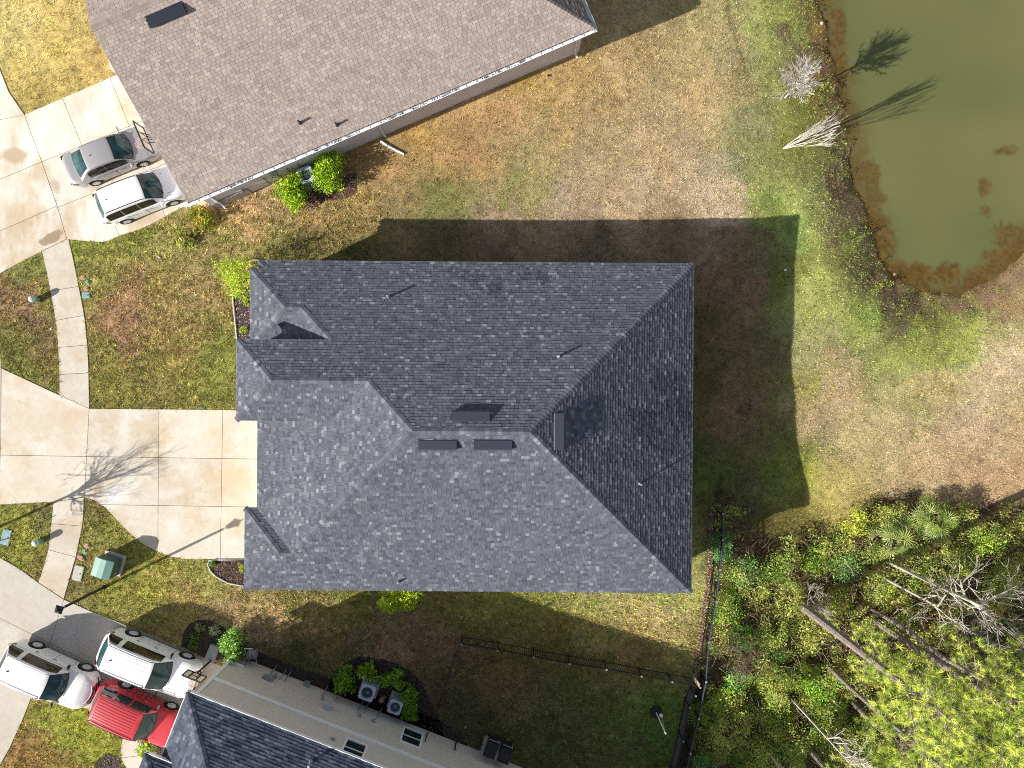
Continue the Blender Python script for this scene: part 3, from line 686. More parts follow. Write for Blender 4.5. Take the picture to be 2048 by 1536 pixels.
class Shingler:
    def __init__(s, palette, weights, exposure=0.143, wmin=0.14, wmax=0.34, thick=0.011, seed=1, gap=.004):
        s.gap = gap; s.stains = []
        s.V = []; s.Fc = []; s.C = []; s.full = []; s.p = [lin(c) for c in palette]; s.w = weights
        s.e = exposure; s.wmin = wmin; s.wmax = wmax; s.t = thick; s.r = random.Random(seed)
    def stain(s, p):
        f = 1.0
        if s.stains:
            k = F / (H - p.z); x = p.x * k + 1024; y = 768 - p.y * k
            for cx, cy, rx, ry, a in s.stains:
                d = ((x - cx) / rx) ** 2 + ((y - cy) / ry) ** 2
                if d < 1.6 and s.r.random() < 1.25 - d * .75: f = min(f, 1 - a * s.r.uniform(.5, 1))
        return f
    def face(s, P, tone=1.0):
        h, v, n = frame_of(P); O = P[0]
        poly = [((p - O).dot(h), (p - O).dot(v)) for p in P]
        ulo = min(p[0] for p in poly); uhi = max(p[0] for p in poly); vlo = min(p[1] for p in poly); vhi = max(p[1] for p in poly)
        k = 0; vv = vlo
        while vv < vhi:
            v0, v1 = vv, vv + s.e
            strip = clip_half(clip_half(poly, 0, 1, -v0), 0, -1, v1)
            if len(strip) >= 3:
                # where the whole course is inside
                ints = []
                for yy in (v0 + 1e-4, v1 - 1e-4):
                    xs = []
                    for i in range(len(poly)):
                        a, b = poly[i], poly[(i + 1) % len(poly)]
                        if (a[1] <= yy) != (b[1] <= yy): xs.append(a[0] + (b[0] - a[0]) * (yy - a[1]) / (b[1] - a[1]))
                    xs.sort(); ints.append([(xs[i], xs[i + 1]) for i in range(0, len(xs) - 1, 2)])
                u = ulo - s.r.random() * 0.3
                while u < uhi:
                    w = s.r.uniform(s.wmin, s.wmax); u0, u1 = u, u + w; u = u1
                    col = s.p[s.r.choices(range(len(s.p)), s.w)[0]] * s.r.uniform(0.92, 1.08) * tone
                    col = col * s.stain(O + h * u0 + v * v0)
                    lift = s.t * (1.0 + 0.7 * (s.r.random() < 0.45)); gap = s.gap
                    inside = all(any(a <= u0 and u1 <= b for a, b in ii) for ii in ints) and v1 < vhi
                    if inside:
                        q = [(u0 + gap, v0), (u1 - gap, v0), (u1 - gap, v1), (u0 + gap, v1)]
                    else:
                        q = clip_half(clip_half(strip, 1, 0, -u0 - gap), -1, 0, u1 - gap)
                        if len(q) < 3 or abs(area(q)) < 1e-4: continue
                        if area(q) < 0: q = q[::-1]
                    pts = [O + h * a + v * b + n * (lift + (0.002 - lift) * (b - v0) / s.e + 0.004) for a, b in q]
                    if inside and s.r.random() < 0.5:
                        s.full.append((pts, col, n)) 
                        s.full[-1] = (len(s.full), pts, col, n, lift)
                        continue
                    s.put(pts, q, v0, n, lift, col)
            vv += s.e
    def put(s, pts, q, v0, n, lift, col):
        b = len(s.V); s.V += pts; s.Fc.append(tuple(range(b, b + len(pts)))); s.C += [col] * len(pts)
        for i in range(len(q)):
            j = (i + 1) % len(q)
            if abs(q[i][1] - v0) < 1e-5 and abs(q[j][1] - v0) < 1e-5:
                b2 = len(s.V); s.V += [pts[i], pts[i] - n * lift, pts[j] - n * lift, pts[j]]
                s.Fc.append((b2, b2 + 1, b2 + 2, b2 + 3)); s.C += [col * 0.8] * 4
    def build(s, roof, nsingle=300):
        s.full.sort(key=lambda f: -f[1][0].z)
        me_cache = {}
        for i, (k, pts, col, n, lift) in enumerate(s.full):
            q = [(0, 0), (1, 0), (1, 1), (0, 1)]
            if i < nsingle:
                h = pts[1] - pts[0]; v = pts[3] - pts[0]
                ci = int(np.argmin([abs(c - col).sum() for c in s.p]))
                if ci not in me_cache:
                    me = py_mesh('shingle', [(0, 0, 0), (1, 0, 0), (1, 1, 0), (0, 1, 0), (0, 0, -1), (1, 0, -1)], [(0, 1, 2, 3), (0, 4, 5, 1), (0, 3, 4), (1, 5, 2)], cols=np.tile(s.p[ci], (6, 1)))
                    me.materials.append(M['shingle']); me_cache[ci] = me
                o = link('shingle', me_cache[ci], None, roof)
                nn = h.cross(v).normalized() * lift
                m = Matrix(((h.x, v.x, nn.x, pts[0].x), (h.y, v.y, nn.y, pts[0].y), (h.z, v.z, nn.z, pts[0].z), (0, 0, 0, 1)))
                o.matrix_local = m
            else:
                s.put(pts, q, 0, n, lift, col)
        o = link('shingle_courses', py_mesh('shingle_courses', s.V, s.Fc, cols=np.array(s.C)), M['shingle'], roof)
        tag(o, kind='stuff')

CAPS = {}
def ridge_caps(roof, a, b, na, nb, s, budget, step=0.19, wid=0.16, tone=1.0):
    """folded cap shingles along an edge from low end a to high end b; na, nb normals of the two roof faces"""
    d = b - a; L = d.length; d.normalize()
    sa = na.cross(d).normalized(); sb = nb.cross(d).normalized()
    up = (na + nb).normalized()
    if sa.dot(up) > 0: sa = -sa
    if sb.dot(up) > 0: sb = -sb
    # sideways vectors must lie on opposite sides
    if sa.dot(sb) > 0.9: sb = -sb
    n = int(L / step); V = []; Fc = []; C = []
    for i in range(n + 1):
        l0 = i * step; l1 = min(l0 + step * 1.15, L)
        if l1 - l0 < 0.05: continue
        col = s.p[s.r.choices(range(len(s.p)), s.w)[0]] * s.r.uniform(0.9, 1.1) * tone
        p0 = a + d * l0 + up * 0.034; p1 = a + d * l1 + up * 0.018
        off = Vector((0, 0, 0)) 
        q0a = p0 + sa * wid - up * 0.004; q0b = p0 + sb * wid - up * 0.004; q1a = p1 + sa * wid; q1b = p1 + sb * wid
        vs = [p0, q0a, q1a, p1, q1b, q0b, p0 - up * .014, q0a - up * .014, q0b - up * .014]
        fs = [(0, 1, 2, 3), (0, 3, 4, 5), (0, 6, 7, 1), (0, 5, 8, 6), (1, 7, 2), (5, 4, 8)]
        if budget[0] > 0:
            budget[0] -= 1
            key = 1
            me = py_mesh('ridge_cap', [v - p0 for v in vs], fs, cols=np.tile(col, (9, 1))); me.materials.append(M['shingle'])
            o = link('ridge_cap', me, None, roof, p0)
        else:
            b0 = len(V); V += vs; Fc += [tuple(b0 + j for j in f) for f in fs]; C += [col] * 9
    if V:
        o = link('ridge_cap_run', py_mesh('ridge_cap_run', V, Fc, cols=np.array(C)), M['shingle'], roof); tag(o, kind='stuff')

def deck(roof_faces, name, mt, parent, under=0.10, drop=0.03):
    """the roof body: every face as a thin solid slab"""
    mb = MB()
    for P in roof_faces:
        n = len(P); b = len(mb.v)
        mb.v += [p - Vector((0, 0, drop)) * 0 for p in P] + [p - Vector((0, 0, under)) for p in P]
        mb.f.append(tuple(range(b, b + n))); mb.f.append(tuple(range(b + n, b + 2 * n))[::-1])
        for i in range(n):
            j = (i + 1) % n
            mb.f.append((b + i, b + n + i, b + n + j, b + j))
    return mb.build(name, mt, parent)

def pipe_vent(parent, p, h=0.35, r=0.05, m='lead', flash=True):
    mb = MB(); mb.tube([p - Vector((0, 0, .05)), p + Vector((0, 0, h))], [r, r], 10)
    mb.lathe(p, [(0.11, -0.05), (0.08, 0.02), (r + .01, 0.12)], 12)
    return mb.build('vent_pipe', M[m], parent, False)

def box_vent(parent, O, h, v, n, u0, u1, v0, v1, hi, m='vent_dark'):
    """low slant-back ventilator: open lower side high, falling to the roof towards the ridge"""
    def P(a, b, c): return O + h * a + v * b + n * c
    vs = [P(u0, v0, 0), P(u1, v0, 0), P(u1, v1, 0), P(u0, v1, 0), P(u0, v0, hi), P(u1, v0, hi), P(u1, v1 - .03, .05), P(u0, v1 - .03, .05), P(u0, v0 + .08, hi + .015), P(u1, v0 + .08, hi + .015)]
    mb = MB().add(vs, [(0, 1, 5, 4), (4, 5, 9, 8), (8, 9, 6, 7), (7, 6, 2, 3), (0, 4, 8, 7, 3), (1, 2, 6, 9, 5), (0, 3, 2, 1)])
    mb.add([P(u0 - .06, v0 - .05, .012), P(u1 + .06, v0 - .05, .012), P(u1 + .06, v1 + .05, .012), P(u0 - .06, v1 + .05, .012)], [(0, 1, 2, 3)])
    return mb.build('roof_vent', M[m], parent)

# ---- the main house: frame (u east, v south) slightly turned
TH = R(0.45)
def hw(u, v, z): return Vector((u * math.cos(TH) - v * math.sin(TH), -(u * math.sin(TH) + v * math.cos(TH)), z))
PT = 0.42; E0 = 3.0
VN, VS, UW, UE = -5.99, 10.23, -12.52, 8.91
VR = (VN + VS) / 2; HALF = (VS - VN) / 2
hN = lambda u, v: E0 + PT * (v - VN)
hS = lambda u, v: E0 + PT * (VS - v)
hE = lambda u, v: E0 + PT * (UE - u)
hW = lambda u, v: E0 + PT * (u - UW)
RWu, REu = UW + HALF, UE - HALF
BR, BN_, BS_, BW = -0.09, -1.99, 1.81, -12.93           # raised bay: ridge, eaves
zB = hN(0, BN_)
PR, PN, PS, PW = -3.61, -5.56, -1.66, -12.86             # porch
zP = hN(0, PN)
SR, SN, SW_ = 8.22, 6.21, -13.12                         # south west bay
jx = UW + (BR - VN)                                      # bay ridge meets the west hip
F3 = lambda pts, fn: [hw(u, v, fn(u, v)) for u, v in pts]
polyN = [(UE, VN), (REu, VR), (RWu, VR), (jx, BR), (BW + (BR - BN_), BR), (BW, BN_), (UW + (BN_ - VN), BN_), (UW + (PR - VN), PR), (PW + (PR - PN), PR), (PW, PN), (UW + (PN - VN), PN), (UW, VN)]
hBS = lambda u, v: zB + PT * (BS_ - v)
hBW = lambda u, v: zB + PT * (u - BW)
hPW = lambda u, v: zP + PT * (u - PW)
hPS = lambda u, v: zP + PT * (PS - v)
hSW = lambda u, v: E0 + PT * (u - SW_)
hSN = lambda u, v: E0 + PT * (v - SN)
vj = UW + (BR - VN) - (BS_ - BR)
main_faces = {
 'N': F3(polyN, hN),
 'E': F3([(UE, VN), (UE, VS), (REu, VR)], hE),
 'S': F3([(SW_, VS), (UE, VS), (REu, VR), (RWu, VR), (UW + (VS - SR), SR), (SW_ + (VS - SR), SR)], hS),
 'W0': F3([(UW, VN), (UW + (PN - VN), PN), (UW + .9, PN + .6), (UW, PN + .6)], hW),
 'W1': F3([(UW + (PR - VN), PR), (UW + (BN_ - VN), BN_), (UW + (BN_ - VN) + .3, BN_ + .3), (UW + (zP - E0) / PT - .3, BN_ + .3)], hW),
 'W2': F3([(UW, BS_ - .3), (UW, SN), (UW + (VS - SR), SR), (RWu, VR), (jx, BR), (vj, BS_), (vj - .3, BS_ - .3)], hW),
 'BS': F3([(BW, BS_), (vj, BS_), (jx, BR), (BW + (BR - BN_), BR)], hBS),
 'BW': F3([(BW, BN_), (BW, BS_), (BW + (BR - BN_), BR)], hBW),
 'PW': F3([(PW, PN), (PW, PS), (PW + (PR - PN), PR)], hPW),
 'PS': F3([(PW, PS), (UW + (zP - E0) / PT, PS), (UW + (PR - VN), PR), (PW + (PR - PN), PR)], hPS),
 'SW': F3([(SW_, SN), (SW_, VS), (SW_ + (VS - SR), SR)], hSW),
 'SN': F3([(SW_, SN), (UW, SN), (UW + (VS - SR), SR), (SW_ + (VS - SR), SR)], hSN),
}
house = empty('house', hw(-2, 2, 0)); tag(house, 'single storey house under the big dark grey hipped shingle roof in the middle', 'house')
house_inv = Matrix.Translation(-house.location)
def to_local(mbobj, root):
    mbobj.matrix_parent_inverse = Matrix.Translation(-root.location); return mbobj
roof = empty('roof', (0, 0, 0), 0, house); to_local(roof, house)
deck(list(main_faces.values()), 'roof_deck', M['deck_dark'], roof)
dark_pal = [(82, 85, 95), (88, 91, 101), (93, 96, 106), (100, 103, 112), (110, 112, 120), (126, 128, 135), (76, 79, 89)]
dark_w = [18, 28, 28, 13, 6, 4, 8]
sh = Shingler(dark_pal, dark_w, wmin=.13, wmax=.25, thick=.014, seed=4)
sh.stains = [(925, 548, 22, 14, .35), (960, 560, 14, 18, .3), (998, 572, 16, 22, .4), (1050, 545, 22, 14, .35), (1090, 552, 16, 14, .4), (905, 578, 14, 8, .25), (1000, 610, 12, 10, .3), (990, 660, 12, 8, .2), (1330, 770, 34, 26, .4), (1360, 830, 26, 44, .45), (1300, 850, 30, 40, .4), (1340, 900, 20, 26, .3), (1270, 830, 20, 16, .3), (560, 665, 34, 22, -.25), (640, 650, 20, 18, -.15)]
for kf, P in main_faces.items(): sh.face(P)
sh.build(roof, 300)
def nrm(k): return frame_of(main_faces[k])[2]
bud = [300]
caps = [((UE, VN), (REu, VR), hN, 'N', 'E'), ((UE, VS), (REu, VR), hS, 'S', 'E'), ((RWu, VR), (REu, VR), hN, 'N', 'S'),
        ((jx, BR), (RWu, VR), hN, 'N', 'W2'), ((UW + (VS - SR), SR), (RWu, VR), hS, 'S', 'W2'), ((BW + (BR - BN_), BR), (jx, BR), hN, 'N', 'BS'),
        ((BW, BN_), (BW + (BR - BN_), BR), hN, 'N', 'BW'), ((BW, BS_), (BW + (BR - BN_), BR), hBS, 'BS', 'BW'),
        ((PW, PN), (PW + (PR - PN), PR), hN, 'N', 'PW'), ((PW, PS), (PW + (PR - PN), PR), hPS, 'PS', 'PW'), ((PW + (PR - PN), PR), (UW + (PR - VN), PR), hN, 'N', 'PS'),
        ((UW + (PR - VN), PR), (UW + (BN_ - VN), BN_), hN, 'N', 'W1'), ((UW, VN), (UW + (PN - VN), PN), hN, 'N', 'W0'),
        ((SW_, VS), (SW_ + (VS - SR), SR), hS, 'S', 'SW'), ((SW_, SN), (SW_ + (VS - SR), SR), hSW, 'SN', 'SW'), ((SW_ + (VS - SR), SR), (UW + (VS - SR), SR), hS, 'S', 'SN')]
for a, b, fn, ka, kb in caps:
    ridge_caps(roof, hw(*a, fn(*a)), hw(*b, fn(*b)), nrm(ka), nrm(kb), sh, bud)
# fascia and walls
def strip_wall(pts, z0, z1, th, name, m, parent, root, closed=True):
    mb = MB(); n = len(pts)
    for i in range(n if closed else n - 1):
        a, b = Vector(pts[i]), Vector(pts[(i + 1) % n])
        d = (b - a).normalized(); nrm_ = Vector((-d.y, d.x, 0)) * th / 2
        za, zb = (z0, z1)
        vs = [a - nrm_, b - nrm_, b + nrm_, a + nrm_]
        mb.add([Vector((v.x, v.y, za)) for v in vs] + [Vector((v.x, v.y, zb)) for v in vs], [(0, 3, 2, 1), (4, 5, 6, 7), (0, 1, 5, 4), (1, 2, 6, 5), (2, 3, 7, 6), (3, 0, 4, 7)])
    o = mb.build(name, m, parent); return o
IN = 0.42
ring = [(UW + IN, VN + IN), (UE - IN, VN + IN), (UE - IN, VS - IN), (SW_ + IN, VS - IN), (SW_ + IN, SN + IN), (UW + IN, SN + IN), (UW + IN, BS_ - .35), (BW + .35, BS_ - .35), (BW + .35, BN_ + .35), (UW + IN, BN_ + .35)]
to_local(strip_wall([hw(u, v, 0) for u, v in ring], -0.4, 2.86, 0.16, 'wall', M['wall_dark'], house, house), house)
ring2 = [(BW + .35, BN_ + .35), (vj + .2, BN_ + .35), (vj + .2, BS_ - .35), (BW + .35, BS_ - .35)]
to_local(strip_wall([hw(u, v, 0) for u, v in ring2], 2.86, zB - .08, 0.14, 'wall', M['wall_dark'], house, house), house)
# white fascia bead along the eaves
fas = MB()
for a, b, z in [((UE, VN), (UW, VN), E0), ((UE, VS), (UE, VN), E0), ((SW_, SN), (SW_, VS), E0), ((UW, SN), (SW_, SN), E0), ((UW, BS_ - .3), (UW, SN), E0), ((BW, BN_), (BW, BS_), zB), ((BW, BN_), (UW + 3.9, BN_), zB), ((PW, PN), (PW, PS), zP), ((PW, PN), (UW + .4, PN), zP)]:
    fas.bar(hw(*a, z - .085), hw(*b, z - .085), 0.05, 0.13)
to_local(fas.build('fascia', M['white'], house), house)
# garage door in the west wall
gd = MB()
for i in range(4): gd.box(hw(UW + IN - .1, 4.0, 0.32 + i * 0.56), (0.05, 4.8, 0.53), -TH)
to_local(gd.build('garage_door', M['white'], house), house)
def on_face(k, px, py, dz=0.0):
    """point on a roof face seen at this pixel"""
    h, v, n = frame_of(main_faces[k]); O = main_faces[k][0]
    d = at(px, py, 0) - Vector((0, 0, H)); c = Vector((0, 0, H))
    t = (O - c).dot(n) / d.dot(n); return c + d * t
for k, px, py, hh in (('N', 777, 594, .42), ('N', 1117, 713, .36), ('E', 1279, 967, .5), ('S', 797, 1163, .3)):
    to_local(pipe_vent(house, on_face(k, px, py), hh, .045), house)
def vent_on(k, p0, p1, depth, hi):
    h, v, n = frame_of(main_faces[k]); O = main_faces[k][0]
    a = on_face(k, *p0) - O; b = on_face(k, *p1) - O
    u0, u1 = sorted((a.dot(h), b.dot(h))); v0 = min(a.dot(v), b.dot(v))
    to_local(box_vent(house, O, h, v, n, u0, u1, v0, v0 + depth, hi), house)
vent_on('N', (904, 824), (980, 824), .48, .20)
vent_on('E', (1126, 826), (1126, 900), .48, .22)
vent_on('S', (838, 897), (914, 897), .46, .17)
vent_on('S', (948, 897), (1024, 897), .46, .17)

# ---- the tan-roofed house at the top: frame t (along the eave, east-north-east), n (towards the camera)
A2 = math.atan2(355, 827)
def nw(t, n, z): return Vector((t * math.cos(A2) + n * math.sin(A2), t * math.sin(A2) - n * math.cos(A2), z))
# image direction of t is (cos,-sin) so world is (cos, +sin); n image (sin, cos) -> world (sin, -cos)
E2, P2 = 2.8, 0.42
TW, TE, N0 = -11.25, 10.7, -14.6
HW2 = 7.6
house2 = empty('house', nw(0, -20, 0)); tag(house2, 'house with the tan brown shingle roof and grey side wall at the top left', 'house')
roof2 = empty('roof', (0, 0, 0), 0, house2); to_local(roof2, house2)
zR2 = E2 + P2 * HW2
tan_faces = [
 [nw(TW, N0, E2), nw(TE, N0, E2), nw(TE - HW2, N0 - HW2, zR2), nw(TW + .15, N0 - HW2, zR2)],
 [nw(TW, N0 - 2 * HW2, E2), nw(TW + .15, N0 - HW2, zR2), nw(TE - HW2, N0 - HW2, zR2), nw(TE, N0 - 2 * HW2, E2)],
 [nw(TE, N0, E2), nw(TE, N0 - 2 * HW2, E2), nw(TE - HW2, N0 - HW2, zR2)],
]
deck(tan_faces, 'roof_deck', M['deck_tan'], roof2)
tan_pal = [(160, 146, 138), (164, 150, 142), (156, 142, 135), (168, 155, 146), (151, 137, 130), (172, 160, 151)]
sh2 = Shingler(tan_pal, [22, 24, 18, 12, 12, 6], wmin=.18, wmax=.30, thick=.013, seed=9, gap=.006)
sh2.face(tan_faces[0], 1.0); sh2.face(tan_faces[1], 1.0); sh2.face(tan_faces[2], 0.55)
sh2.build(roof2, 300)
b2 = [120]
n0_ = frame_of(tan_faces[0])[2]; n1_ = frame_of(tan_faces[1])[2]; n2_ = frame_of(tan_faces[2])[2]
ridge_caps(roof2, nw(TE, N0, E2), nw(TE - HW2, N0 - HW2, zR2), n0_, n2_, sh2, b2, tone=.9)
ridge_caps(roof2, nw(TW + .15, N0 - HW2, zR2), nw(TE - HW2, N0 - HW2, zR2), n0_, n1_, sh2, b2, tone=.9)
WN2 = N0 - .40; WT0, WT1 = TW + .42, TE - .42
to_local(strip_wall([nw(WT0, WN2, 0), nw(WT1, WN2, 0), nw(WT1, N0 - 2 * HW2 + .5, 0), nw(WT0, N0 - 2 * HW2 + .5, 0)], -0.9, E2 + .05, .16, 'wall', M['siding_grey'], house2, house2), house2)
gb = MB(); gb.add([nw(WT0, WN2, E2), nw(WT0, N0 - 2 * HW2 + .5, E2), nw(WT0, N0 - HW2, zR2 - .2)], [(0, 1, 2)])
to_local(gb.build('gable_wall', M['siding_grey'], house2), house2)
# white soffit/fascia, gutter with hangers
sf = MB()
sf.add([nw(TW, N0 + .01, E2 - .20), nw(TE, N0 + .01, E2 - .20), nw(TE, N0 - .40, E2 - .20), nw(TW, N0 - .40, E2 - .20)], [(0, 1, 2, 3)])
to_local(sf.build('soffit', M['white'], house2), house2)
gt = MB()
def gutter_prof(a, b, out):
    for (o0, z0, o1, z1) in ((0.0, -.05, 0.0, -.17), (0.0, -.17, .10, -.17), (.10, -.17, .135, -.06), (.135, -.06, .155, -.06), (.155, -.06, .155, -.075)):
        q = [a + out * o0 + Vector((0, 0, z0)), b + out * o0 + Vector((0, 0, z0)), b + out * o1 + Vector((0, 0, z1)), a + out * o1 + Vector((0, 0, z1))]
        gt.add(q, [(0, 1, 2, 3)])
outn = nw(0, 1, 0) - nw(0, 0, 0); outt = nw(1, 0, 0) - nw(0, 0, 0)
gutter_prof(nw(TW - .02, N0 + .02, E2), nw(TE + .12, N0 + .02, E2), outn)
gutter_prof(nw(TE + .02, N0, E2), nw(TE + .02, N0 - 2 * HW2, E2), outt)
gutter = to_local(gt.build('gutter', M['white'], house2), house2)
hg = MB().box((0, 0, 0), (.03, .15, .02), -A2 * -1); hgm = py_mesh('gutter_hanger', hg.v, hg.f); hgm.materials.append(M['white'])
t = TW + .3
while t < TE:
    link('gutter_hanger', hgm, None, gutter, nw(t, N0 + .09, E2 - .055)); t += .58
lf = [(TW + (TE - TW) * random.random(), random.random()) for _ in range(520)]
lv = []; lfc = []; lc = []
for t, q in lf:
    cl = math.sin(t * 1.3) + math.sin(t * .37 + 1)
    if cl < -.2: continue
    c = nw(t, N0 + .03 + .09 * q, E2 - .13); b = len(lv); a = random.random() * 6.28; s_ = random.uniform(.02, .05)
    for k in range(4): lv.append(c + Vector((math.cos(a + k * 1.57) * s_, math.sin(a + k * 1.57) * s_ * .6, random.random() * .03)))
    lfc.append((b, b + 1, b + 2, b + 3)); lc += [lin(random.choice([(45, 50, 55), (60, 62, 50), (90, 100, 60), (30, 35, 42)]))] * 4
o = link('gutter_leaves', py_mesh('gutter_leaves', lv, lfc, cols=np.array(lc)), M['foliage'], house2); to_local(o, house2); tag(o, kind='stuff')
# moss line just above the gutter is a drip edge
de = MB().bar(nw(TW, N0 - .005, E2 - .02), nw(TE, N0 - .005, E2 - .02), .03, .05)
to_local(de.build('drip_edge', M['green_dark'], house2), house2)
def on_plane(P, px, py):
    h, v, n = frame_of(P); d = at(px, py, 0) - Vector((0, 0, H)); c = Vector((0, 0, H))
    t = (P[0] - c).dot(n) / d.dot(n); return c + d * t
for px, py in ((600, 246), (674, 250)):
    to_local(pipe_vent(house2, on_plane(tan_faces[0], px, py), .3, .05, 'vent_tan'), house2)
h_, v_, n_ = frame_of(tan_faces[0]); O_ = tan_faces[0][0]
a_ = on_plane(tan_faces[0], 303, 57) - O_; b_ = on_plane(tan_faces[0], 375, 27) - O_
u0, u1 = sorted((a_.dot(h_), b_.dot(h_)))
to_local(box_vent(house2, O_, h_, v_, n_, u0, u1, a_.dot(v_), a_.dot(v_) + .5, .2, 'vent_tan'), house2)
def downspout(parent, pts, root):
    mb = MB()
    for i in range(len(pts) - 1): mb.bar(pts[i], pts[i + 1], .085, .07)
    return to_local(mb.build('downspout', M['pipe_white'], parent), root)
def wall_pt(px, py, n_):
    """point of the vertical plane n = n_ seen at this pixel: returns t, z"""
    ip = np.array([px - 1024, py - 768.0]); tt = ip @ np.array([math.cos(A2), -math.sin(A2)]); nn_ = ip @ np.array([math.sin(A2), math.cos(A2)])
    s_ = nn_ / n_; return tt / s_, H - F / s_
for px, py, foot in ((1150, 103, .25), (768, 271, .1), (441, 407, .25)):
    t, z = wall_pt(px, py, WN2 + .13)
    downspout(house2, [nw(t, N0 + .06, E2 - .17), nw(t, N0 - .05, E2 - .32), nw(t, WN2 + .13, E2 - .5), nw(t, WN2 + .13, .25), nw(t + .05, WN2 + .13 + foot, .12)], house2)
# services on the side wall near the driveway
for px, py, w, hh in ((395, 398, .5, .6), (478, 382, .3, .16), (545, 345, .3, .7)):
    t, z = wall_pt(px, py, WN2 + .15); to_local(MB().box(nw(t, WN2 + .14, max(z, .9)), (w, .12, hh), A2).build('meter_cabinet', M['greyplastic'], house2), house2)
cb = MB()
for t0 in (WT0 + 3.2, WT0 + 3.9, WT0 + 4.5, WT0 + 5.1):
    cb.tube([nw(t0, WN2 + .12, 1.2), nw(t0, WN2 + .13, .5), nw(t0 + .15, WN2 + .22, .05)], .02, 6)
to_local(cb.build('service_pipe', M['black'], house2), house2)
st = MB().box(nw(WT0 + 1.1, WN2 + .12, .35), (2.0, .1, .9), A2); to_local(st.build('stone_veneer', M['stone'], house2), house2)

# ---- two storey house at the bottom: t along the wall (east-south-east), n away from the camera
A3 = math.atan(0.393)
def bw(t, n, z): return Vector((t * math.cos(A3) - n * math.sin(A3), -(t * math.sin(A3) + n * math.cos(A3)), z))
E3, P3 = 5.35, 0.42
TW3, TE3, NE3, HW3 = -8.72, 17.5, 18.63, 6.2
house3 = empty('house', bw(0, 24, 0)); tag(house3, 'two storey taupe sided house with dark shingle roof at the bottom edge', 'house')
roof3 = empty('roof', (0, 0, 0), 0, house3); to_local(roof3, house3)
zR3 = E3 + P3 * HW3
BT, BN3, BH3 = -9.43, 21.8, 1.25; zB3 = 5.6            # raised front bay
low_faces = [
 [bw(TW3, NE3, E3), bw(TE3, NE3, E3), bw(TE3 - HW3, NE3 + HW3, zR3), bw(TW3 + HW3, NE3 + HW3, zR3)],
 [bw(TW3, NE3, E3), bw(TW3 + HW3, NE3 + HW3, zR3), bw(TW3, NE3 + 2 * HW3, E3)],
 [bw(TW3, NE3 + 2 * HW3, E3), bw(TW3 + HW3, NE3 + HW3, zR3), bw(TE3 - HW3, NE3 + HW3, zR3), bw(TE3, NE3 + 2 * HW3, E3)],
 [bw(TE3, NE3, E3), bw(TE3, NE3 + 2 * HW3, E3), bw(TE3 - HW3, NE3 + HW3, zR3)],
 # bay: west hip, north slope, south slope
 [bw(BT, BN3, zB3), bw(BT + BH3, BN3 + BH3, zB3 + P3 * BH3), bw(BT, BN3 + 2 * BH3, zB3)],
 [bw(BT, BN3, zB3), bw(TW3 + (zB3 - E3) / P3, BN3, zB3), bw(TW3 + (zB3 - E3) / P3 + BH3, BN3 + BH3, zB3 + P3 * BH3), bw(BT + BH3, BN3 + BH3, zB3 + P3 * BH3)],
 [bw(BT, BN3 + 2 * BH3, zB3), bw(BT + BH3, BN3 + BH3, zB3 + P3 * BH3), bw(TW3 + (zB3 - E3) / P3 + BH3, BN3 + BH3, zB3 + P3 * BH3), bw(TW3 + (zB3 - E3) / P3, BN3 + 2 * BH3, zB3)],
]
deck(low_faces, 'roof_deck', M['deck_dark'], roof3)
sh3 = Shingler([(66, 72, 86), (74, 80, 94), (82, 88, 101), (92, 98, 110), (104, 109, 120), (58, 63, 76)], [20, 24, 20, 12, 6, 10], wmin=.2, wmax=.36, thick=.013, seed=14)
sh3.face(low_faces[0]); sh3.face(low_faces[1], 1.1); sh3.face(low_faces[2]); sh3.face(low_faces[3]); sh3.face(low_faces[4], 1.1); sh3.face(low_faces[5]); sh3.face(low_faces[6])
sh3.build(roof3, 200)
nr = [frame_of(P)[2] for P in low_faces]; b3 = [100]
ridge_caps(roof3, bw(TW3, NE3, E3), bw(TW3 + HW3, NE3 + HW3, zR3), nr[0], nr[1], sh3, b3, tone=.8)
ridge_caps(roof3, bw(TW3 + HW3, NE3 + HW3, zR3), bw(TE3 - HW3, NE3 + HW3, zR3), nr[0], nr[2], sh3, b3)
ridge_caps(roof3, bw(BT, BN3, zB3), bw(BT + BH3, BN3 + BH3, zB3 + P3 * BH3), nr[4], nr[5], sh3, b3, tone=.8)
WN3 = 18.92
# lap siding: boards as real clapboards on the seen side
sd_ = MB(); zc = -0.2; L0, L1 = -8.42, TE3 - .35
while zc < 5.25:
    z1 = zc + .19
    sd_.add([bw(L0, WN3 - .022, zc), bw(L1, WN3 - .022, zc), bw(L1, WN3 - .004, z1), bw(L0, WN3 - .004, z1), bw(L0, WN3, zc), bw(L1, WN3, zc)], [(0, 1, 2, 3), (0, 4, 5, 1)])
    zc = z1
to_local(sd_.build('siding', M['siding_taupe'], house3), house3)
to_local(strip_wall([bw(-8.42, WN3 + .09, 0), bw(L1, WN3 + .09, 0), bw(L1, WN3 + 11.5, 0), bw(-8.42, WN3 + 11.5, 0)], -.3, 5.26, .17, 'wall', M['siding_taupe'], house3, house3), house3)
bb = MB().box(bw(4.5, WN3 - .03, 3.0), (L1 - L0 + .0, .05, .28), -A3); bb.v = [v + (bw((L0 + L1) / 2, 0, 0) - bw(4.5, 0, 0)) for v in bb.v]
to_local(bb.build('trim_band', M['white'], house3), house3)
ct = MB().box(bw(L0 - .02, WN3 - .01, 3.1), (.16, .14, 4.2), -A3); to_local(ct.build('corner_trim', M['white'], house3), house3)
sc_ = MB().box(bw(L0 + .35, WN3 - .06, .45), (.82, .12, 1.1), -A3); to_local(sc_.build('stone_veneer', M['stone'], house3), house3)
